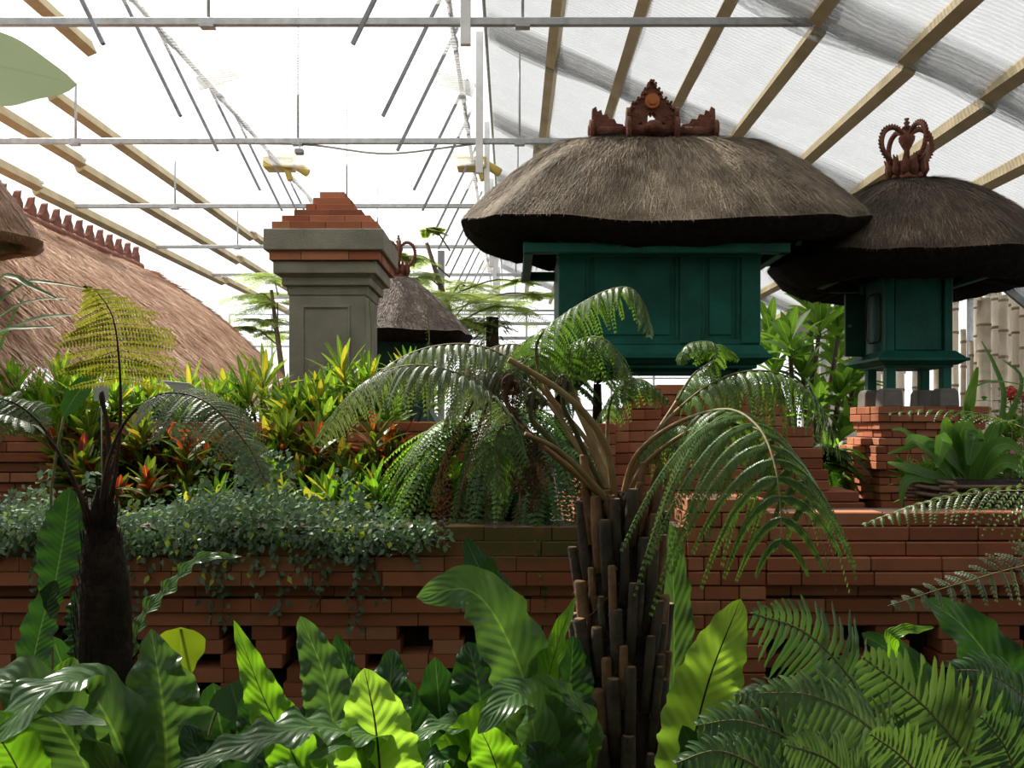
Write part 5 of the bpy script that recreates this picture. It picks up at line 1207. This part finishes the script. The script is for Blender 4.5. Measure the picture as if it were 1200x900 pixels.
# ================================================================ CREEPING FIG
e = plant('creeping_fig', 'creeping fig with small dull green leaves spilling over the top of the low wall', 'vine', (-1.2, 3.5, 1.2))
rg = random.Random(61); mb = MB(); ms = MB()
def figleaf(mb, p, nrm, s):
    a = rg.uniform(0, 6.28); A = nrm.cross(V((.2, .3, 1)) if abs(nrm.z) < .9 else V((1, 0, 0))).normalized(); B = nrm.cross(A); D = A*math.cos(a)+B*math.sin(a)-UP*.5
    D.normalize(); mb.leaflet(p, D, (nrm+V((rg.gauss(0, .35), rg.gauss(0, .35), rg.gauss(0, .35)))).normalized(), s*rg.uniform(.7, 1.25), s*.72, .15)
def hgt(x):   # top of the mass in world z along x
    px = x/3.45*1000+600
    pts = [(-80, 565), (0, 570), (60, 585), (120, 590), (160, 575), (230, 572), (300, 568), (335, 562), (370, 572), (420, 588), (470, 600), (520, 612), (540, 632)]
    for (a, ya), (b, yb) in zip(pts, pts[1:]):
        if a <= px <= b: return P(0, ya+(yb-ya)*(px-a)/(b-a), 3.45).z
    return 0
for _ in range(8500):
    x = rg.uniform(-2.35, -.24); h = hgt(x)
    if not h: continue
    t = rg.random()**.8
    y = 3.28+rg.random()**1.5*.45
    z = h-.04-(h-1.17)*t*1.0+rg.gauss(0, .02)+.03*math.sin(x*9+y*7)
    if y > 3.45: z = max(z, h-.1+rg.uniform(-.05, .02))
    if rg.random() < .35*max(0, (px_ := x/3.4*1000+600)-380)/160: continue
    figleaf(mb, V((x, y-.03*math.sin(t*3.1), z)), V((0, -.7, .7)), .027)
for k in range(26):    # leaves over the front edge
    x = rg.uniform(-2.3, -.3)
    for _ in range(16): figleaf(mb, V((x+rg.gauss(0, .06), 3.30+rg.uniform(-.03, .02), 1.2-abs(rg.gauss(0, .035)))), V((0, -1, .4)), .028)
o = obj('foliage', mb, M['fig'], e); o['kind'] = 'stuff'
for px, yb in ((40, 690), (60, 660), (155, 715), (170, 700), (205, 690), (215, 668), (250, 720), (262, 735), (300, 700), (320, 725), (365, 700), (375, 720), (418, 730), (428, 705), (298, 668), (340, 690), (448, 668), (480, 660), (130, 680), (275, 690), (235, 690), (385, 690), (412, 745), (100, 700)):
    mb = MB(); x = P(px, 0, 3.3).x; z = 1.19; zb = P(0, yb, 3.3).z; pts = []
    while z > zb:
        y = 3.30 if z > 1.0 else 3.335
        pts.append(V((x+rg.gauss(0, .008), y, z))); z -= .03; x += rg.gauss(0, .006)
    if len(pts) < 3: continue
    mb.tube(pts, .0018, 4, 1)
    for p in pts:
        for _ in range(rg.choice((1, 2, 3))): figleaf(mb, p+V((rg.gauss(0, .014), -.012, rg.gauss(0, .01))), V((rg.gauss(0, .3), -1, .45)).normalized(), .029)
    obj('trailing_stem', mb, [M['fig'], M['twig']], e)
mb = MB()
for k in range(9):
    x = rg.uniform(-1.9, -.4)
    z0 = hgt(x); pts = [V((x, 3.45, z0-.03))]
    for s in range(6): pts.append(pts[-1]+V((rg.gauss(0, .012), 0, .025)))
    for p in pts:
        for _ in range(4): figleaf(mb, p+V((rg.gauss(0, .015), rg.gauss(0, .015), 0)), V((0, -.6, .8)), .034)
    obj('upright_shoot', mb, M['fig'], e); mb = MB()

# ================================================================ SWORD FERNS
def sword(label, px, py, d, n, Lr, mat, seed, az=None, llen=.04, lw=.013, el=(.1, 1.1), dr=.9, z0=1.1, trunk=True, name='sword_fern', npairs=30):
    rg = random.Random(seed); c = P(px, py, d); e = plant(name, label, 'fern', (c.x, c.y, z0)); k = 0
    for i in range(n):
        a = rg.uniform(*az) if az else rg.uniform(0, 6.28); L = rg.uniform(*Lr); u = rg.uniform(*el); o = V((math.cos(a), math.sin(a), 0)); g = dr*rg.uniform(.8, 1.25)
        pts = [c+o*(L*s*math.cos(u))+UP*(L*s*math.sin(u)-g*L*s*s) for s in (0, .2, .4, .6, .8, 1.)]
        mb = MB(); frond1(mb, smooth(pts, 20), .10, npairs, llen*rg.uniform(.8, 1.2), lw, .25, None, .2, .0025, lambda t: max(.1, min(1, t/.15+.3)*(1-t**3)), rg)
        obj('frond', mb, [M[mat if not isinstance(mat, tuple) else rg.choice(mat)], M['stalk_dark']], e)
    mb = MB(); mb.tube([(c.x, c.y, z0), (c.x, c.y, (z0+c.z)/2), (c.x, c.y, c.z)], [.03, .028, .022], 10); obj('crown', mb, M['bark'], e)
    return e
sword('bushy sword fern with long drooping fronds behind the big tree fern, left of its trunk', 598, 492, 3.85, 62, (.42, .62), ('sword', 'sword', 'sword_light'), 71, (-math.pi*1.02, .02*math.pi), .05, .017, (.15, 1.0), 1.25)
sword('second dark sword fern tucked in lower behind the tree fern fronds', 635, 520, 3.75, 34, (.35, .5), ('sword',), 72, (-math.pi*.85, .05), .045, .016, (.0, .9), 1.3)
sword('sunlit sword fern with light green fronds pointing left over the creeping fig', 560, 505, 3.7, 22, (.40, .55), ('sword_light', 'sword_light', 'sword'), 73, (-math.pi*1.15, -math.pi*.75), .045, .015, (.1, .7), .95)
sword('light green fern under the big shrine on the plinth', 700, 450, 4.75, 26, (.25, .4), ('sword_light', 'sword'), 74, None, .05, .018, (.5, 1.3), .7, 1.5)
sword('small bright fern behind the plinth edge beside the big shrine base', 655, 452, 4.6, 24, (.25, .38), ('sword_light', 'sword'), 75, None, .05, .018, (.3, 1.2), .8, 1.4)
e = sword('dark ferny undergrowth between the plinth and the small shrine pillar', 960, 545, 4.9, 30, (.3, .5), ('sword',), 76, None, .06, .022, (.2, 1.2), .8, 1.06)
# ================================================================ FRANGIPANI TREES
def frangi(label, base, tips, d, seed, L=.34, w=.085):
    rg = random.Random(seed); e = plant('frangipani', label, 'tree', base); b = V(base)
    mf = None
    for (px, py, dd) in tips:
        tp = P(px, py, dd); mid = b.lerp(tp, .5)+V((rg.uniform(-.06, .06), 0, -.05))
        mb = MB(); mb.tube(smooth([b, mid, tp], 12), [.032-.0016*i for i in range(12)], 8); br = obj('branch', mb, M['twig'], e)
        mb = MB(); rosette(mb, tp, (tp-mid).normalized()+UP*.4, 17, L, w, rg, 1.1, 0, .35, .2); obj('leaf_rosette', mb, M['frangi'], br)
frangi('frangipani with big leaf rosettes between the two green shrines', (P(935, 0, 6.6).x, 6.6, 1.06), [(962, 372, 6.6), (925, 395, 6.4), (905, 425, 6.7), (950, 352, 6.9), (985, 375, 6.8), (940, 430, 6.5), (902, 385, 6.9), (980, 410, 7.0)], 6.6, 81, .40, .09)
frangi('smaller frangipani with a slanting bare branch left of the brick pillar', (P(950, 0, 6.0).x, 6.0, 1.06), [(960, 470, 6.0), (985, 455, 6.0), (1005, 435, 6.1), (990, 500, 5.9), (1000, 470, 6.2)], 6.0, 82, .30, .08)
croton('broad_leaf_shrub', 'dense green shrub low between the plinth and the brick pillar', 975, 500, 5.4, 1.06, 110, 7, 44, 16, 'frangi', 83, 'shrub')
# ================================================================ FEATHERY TREE FAR BEHIND
def feathery(label, base, sprays, d, seed):
    rg = random.Random(seed); e = plant('feathery_tree', label, 'tree', base); b = V(base)
    mb = MB(); tops = []
    for (px, py, dd, wpx) in sprays:
        c = P(px, py, dd); tops.append((c, wpx*dd/1000))
    hi = max(tops, key=lambda q: q[0].z)[0]
    mb.tube(smooth([b, b.lerp(hi, .5)+V((.1, 0, 0)), hi-UP*.2], 10), [.09-.007*i for i in range(10)], 8); obj('trunk', mb, M['twig'], e)
    for c, w in tops:
        mb = MB(); st = V((b.x+(hi.x-b.x)*.7, b.y, c.z-.25))
        mb.tube(smooth([st, st.lerp(c, .6)+UP*.1, c], 8), .012, 5, 1)
        for k in range(11):
            a = rg.uniform(0, 6.28); o = V((math.cos(a)*1.1, math.sin(a)*.7, 0)); L = w*rg.uniform(.4, .65); u = rg.uniform(-.1, .3)
            pts = [c+o*(L*s)+UP*(L*(u*s-.25*s*s)) for s in (0, .33, .66, 1.)]
            frond2(mb, smooth(pts, 12), .1, 9, L*.42, 9, .05, .018, .12, None, .5, .004, lambda t: max(.1, 1-.6*t), rg, .15)
        obj('spray', mb, [M['feather'], M['twig']], e)
feathery('tall feathery leaved tree behind the small altar', (P(585, 0, 12).x, 12.3, 0), [(490, 325, 12, 90), (520, 345, 11.6, 100), (560, 355, 12, 110), (500, 365, 12.3, 90), (545, 335, 12.6, 80), (600, 360, 12, 90), (480, 300, 12, 60), (630, 345, 12.4, 70), (570, 380, 12.2, 80), (535, 375, 11.8, 80), (610, 330, 12.6, 50), (500, 268, 12, 40)], 12, 91)
feathery('feathery leaved tree just left of the stone pillar', (P(330, 0, 13.6).x, 13.8, 0), [(318, 325, 13.6, 70), (300, 345, 13.8, 70), (325, 355, 13.4, 80), (310, 375, 13.6, 70), (325, 390, 13.9, 70), (285, 385, 13.6, 50)], 13.6, 92)
# ================================================================ ORCHID BASKET AND FLOWERS AT THE RIGHT
e = plant('orchid_basket', 'square raft basket of bamboo sticks on the wall top filled with dark roots', 'basket', P(1140, 602, 3.75))
c = P(1145, 590, 3.75); zb = 1.262
for k in range(3):
    z = zb+.012+.032*k
    mb = MB()
    for y in (3.60, 3.90): mb.tube([(c.x-.24, y, z), (c.x+.28, y, z)], .009, 8)
    for x in (c.x-.2, c.x+.24): mb.tube([(x, 3.55, z+.019), (x, 3.95, z+.016)], .009, 8)
    obj('stick_layer', mb, M['stick'], e)
mb = MB(); mb.box(c.x-.19, c.x+.23, 3.61, 3.89, zb, zb+.10); obj('root_fill', mb, M['soil'], e, bevel=.02)
rg = random.Random(55)
e = plant('orchid', 'orchid with broad glossy leaves growing in the bamboo basket', 'orchid', (c.x-.03, 3.75, zb+.13))
def oleaf(pts, wpx, mat='orchid', face=(0, -1, .5)):
    d = pts[0][2]; mb = MB(); mb.blade(even(smooth(pp(*pts), 24), 18), wpx*d/1000, face, 4, .12, .05, 2); obj('leaf', mb, M[mat], e)
for q, w in ((((1125, 560, 3.75), (1115, 525, 3.72), (1108, 498, 3.7), (1112, 490, 3.68)), 26), (((1120, 560, 3.75), (1095, 530, 3.68), (1070, 515, 3.62), (1062, 522, 3.6)), 22), (((1130, 560, 3.75), (1125, 520, 3.72), (1130, 500, 3.7), (1145, 510, 3.68)), 26), (((1135, 565, 3.75), (1140, 530, 3.7), (1142, 510, 3.68), (1135, 545, 3.64)), 24),
             (((1120, 565, 3.75), (1085, 555, 3.68), (1060, 548, 3.62), (1040, 542, 3.58)), 14), (((1120, 568, 3.75), (1080, 560, 3.65), (1060, 565, 3.6), (1056, 592, 3.58)), 13), (((1145, 565, 3.75), (1160, 530, 3.72), (1180, 520, 3.7), (1200, 535, 3.66)), 18), (((1140, 565, 3.75), (1155, 525, 3.75), (1165, 500, 3.75), (1172, 490, 3.75)), 18),
             (((1150, 565, 3.75), (1170, 545, 3.72), (1190, 545, 3.68), (1215, 570, 3.65)), 18), (((1115, 562, 3.75), (1085, 528, 3.72), (1060, 505, 3.7), (1045, 504, 3.68)), 9), (((1135, 560, 3.75), (1110, 530, 3.66), (1105, 515, 3.62), (1098, 548, 3.58)), 20), (((1128, 560, 3.75), (1120, 535, 3.7), (1085, 520, 3.66), (1040, 532, 3.62)), 9)):
    oleaf(q, w)
o = None
e = plant('young_palm_leaf', 'upright bright green pleated leaf standing behind the orchid basket', 'leaf', P(1128, 560, 4.0))
mb = MB(); mb.blade(even(smooth(pp((1130, 540, 4.0), (1130, 490, 4.0), (1135, 460, 4.0), (1145, 430, 4.0)), 24), 18), .075, (.4, -1, .1), 6, .25, .02, 3); obj('leaf', mb, M['sword_light'], e)
mb = MB(); mb.blade(even(smooth(pp((1132, 545, 4.0), (1135, 470, 3.95), (1160, 448, 3.9), (1220, 455, 3.85)), 24), 18), .03, (0, -.3, 1), 2, .2); mb.blade(even(smooth(pp((1160, 545, 4.05), (1175, 470, 4.05), (1165, 430, 4.05), (1150, 400, 4.05)), 24), 18), .035, (.3, -1, .2), 2, .2)
mb.blade(even(smooth(pp((1150, 545, 4.05), (1190, 470, 4.05), (1195, 440, 4.05), (1175, 422, 4.05)), 24), 18), .03, (.3, -1, .2), 2, .2); obj('strap_leaf', mb, M['orchid'], e)
mb = MB(); mb.tube(smooth(pp((1128, 560, 4.0), (1128, 520, 4.0), (1136, 470, 4.02)), 10), .005, 6); obj('stem', mb, M['twig'], e)
def blossom(mb, c, r, n, rg):
    for _ in range(n):
        D = V((rg.gauss(0, 1), rg.gauss(0, 1)-.4, rg.gauss(0, 1)+.3)).normalized(); b = c+D*r*.7*rg.uniform(.6, 1)
        S = D.cross(V((.3, .2, 1))).normalized(); B = D.cross(S)
        for k in range(5):
            a = k*1.2566; mb.leaflet(b, (S*math.cos(a)+B*math.sin(a)+D*.35).normalized(), D, r*.38, r*.26, 0)
for (px, py, d, r, mt, lb, nm) in ((1184, 461, 4.1, .045, 'petal_red', 'rounded red flower cluster right of the upright pleated leaf', 'red_flower'), (1198, 466, 4.2, .045, 'petal_red', 'red flower cluster cut by the picture edge', 'red_flower'), (1186, 532, 3.8, .026, 'petal_pink', 'small pink and white flower low beside the orchid leaves', 'pink_flower'), (1197, 519, 3.85, .030, 'petal_pink', 'pink flower at the picture edge above the orchid basket', 'pink_flower'), (1197, 552, 3.8, .022, 'petal_pink', 'small pink flower at the picture edge beside the basket sticks', 'pink_flower')):
    e = plant(nm, lb, 'flower', P(px, py+60, d)); c = P(px, py, d); mb = MB(); blossom(mb, c, r, 26 if mt == 'petal_red' else 9, rg); obj('petals', mb, M[mt], e)
    mb = MB(); mb.tube(smooth([c, c+V((.01, .01, -.1)), V((c.x+.02, c.y, 1.06))], 8), .003, 5); obj('stem', mb, M['stalk_green'], e)
    mb = MB()
    for _ in range(26): mb.leaflet(c+V((rg.gauss(0, .05), rg.gauss(0, .05)+.03, -abs(rg.gauss(.05, .07)))), V((rg.gauss(0, 1), rg.gauss(0, 1), .2)).normalized(), UP, .07, .028, .2)
    obj('foliage', mb, M['orchid'], e)
croton('leafy_shrub', 'dark leafy shrub behind the orchid basket at the picture edge', 1180, 470, 4.3, 1.06, 120, 7, 34, 12, 'frangi', 85, 'shrub')
croton('leafy_shrub', 'low fine leaved shrub behind the small shrine footings', 1110, 505, 4.6, 1.06, 90, 5, 30, 10, 'croton_green', 86, 'shrub')

# ================================================================ CAMERA, LIGHT, VIEW
cam = bpy.data.cameras.new('camera'); co = bpy.data.objects.new('camera', cam); C.objects.link(co)
co.location = (0, 0, CAMZ); co.rotation_euler = (math.pi/2, 0, 0)
cam.sensor_fit = 'HORIZONTAL'; cam.sensor_width = 36; cam.lens = 36*F/1200; cam.shift_y = 48/1200; cam.clip_start = .05; cam.clip_end = 200
sc = bpy.context.scene; sc.camera = co
w = bpy.data.worlds.new('overcast_sky'); sc.world = w; w.use_nodes = True; t = w.node_tree
bg = t.nodes['Background']; bg.inputs[0].default_value = (.96, .98, 1, 1); bg.inputs[1].default_value = WORLD
sun = bpy.data.lights.new('sun', 'SUN'); so = bpy.data.objects.new('sun', sun); C.objects.link(so)
sun.energy = SUN; sun.angle = math.radians(2.5); sun.color = (1, .95, .84)
so.rotation_euler = V(SUNDIR).to_track_quat('Z', 'Y').to_euler()
sc.view_settings.view_transform = 'Standard'; sc.view_settings.look = 'None'; sc.view_settings.gamma = 1; sc.view_settings.use_curve_mapping = False
sc.view_settings.exposure = EXPO
sc.cycles.max_bounces = 8; sc.cycles.transparent_max_bounces = 24; sc.cycles.diffuse_bounces = 3; sc.cycles.transmission_bounces = 4; sc.cycles.glossy_bounces = 2
sc.cycles.use_denoising = True; sc.cycles.caustics_reflective = False; sc.cycles.caustics_refractive = False
sc.cycles.sample_clamp_indirect = 4
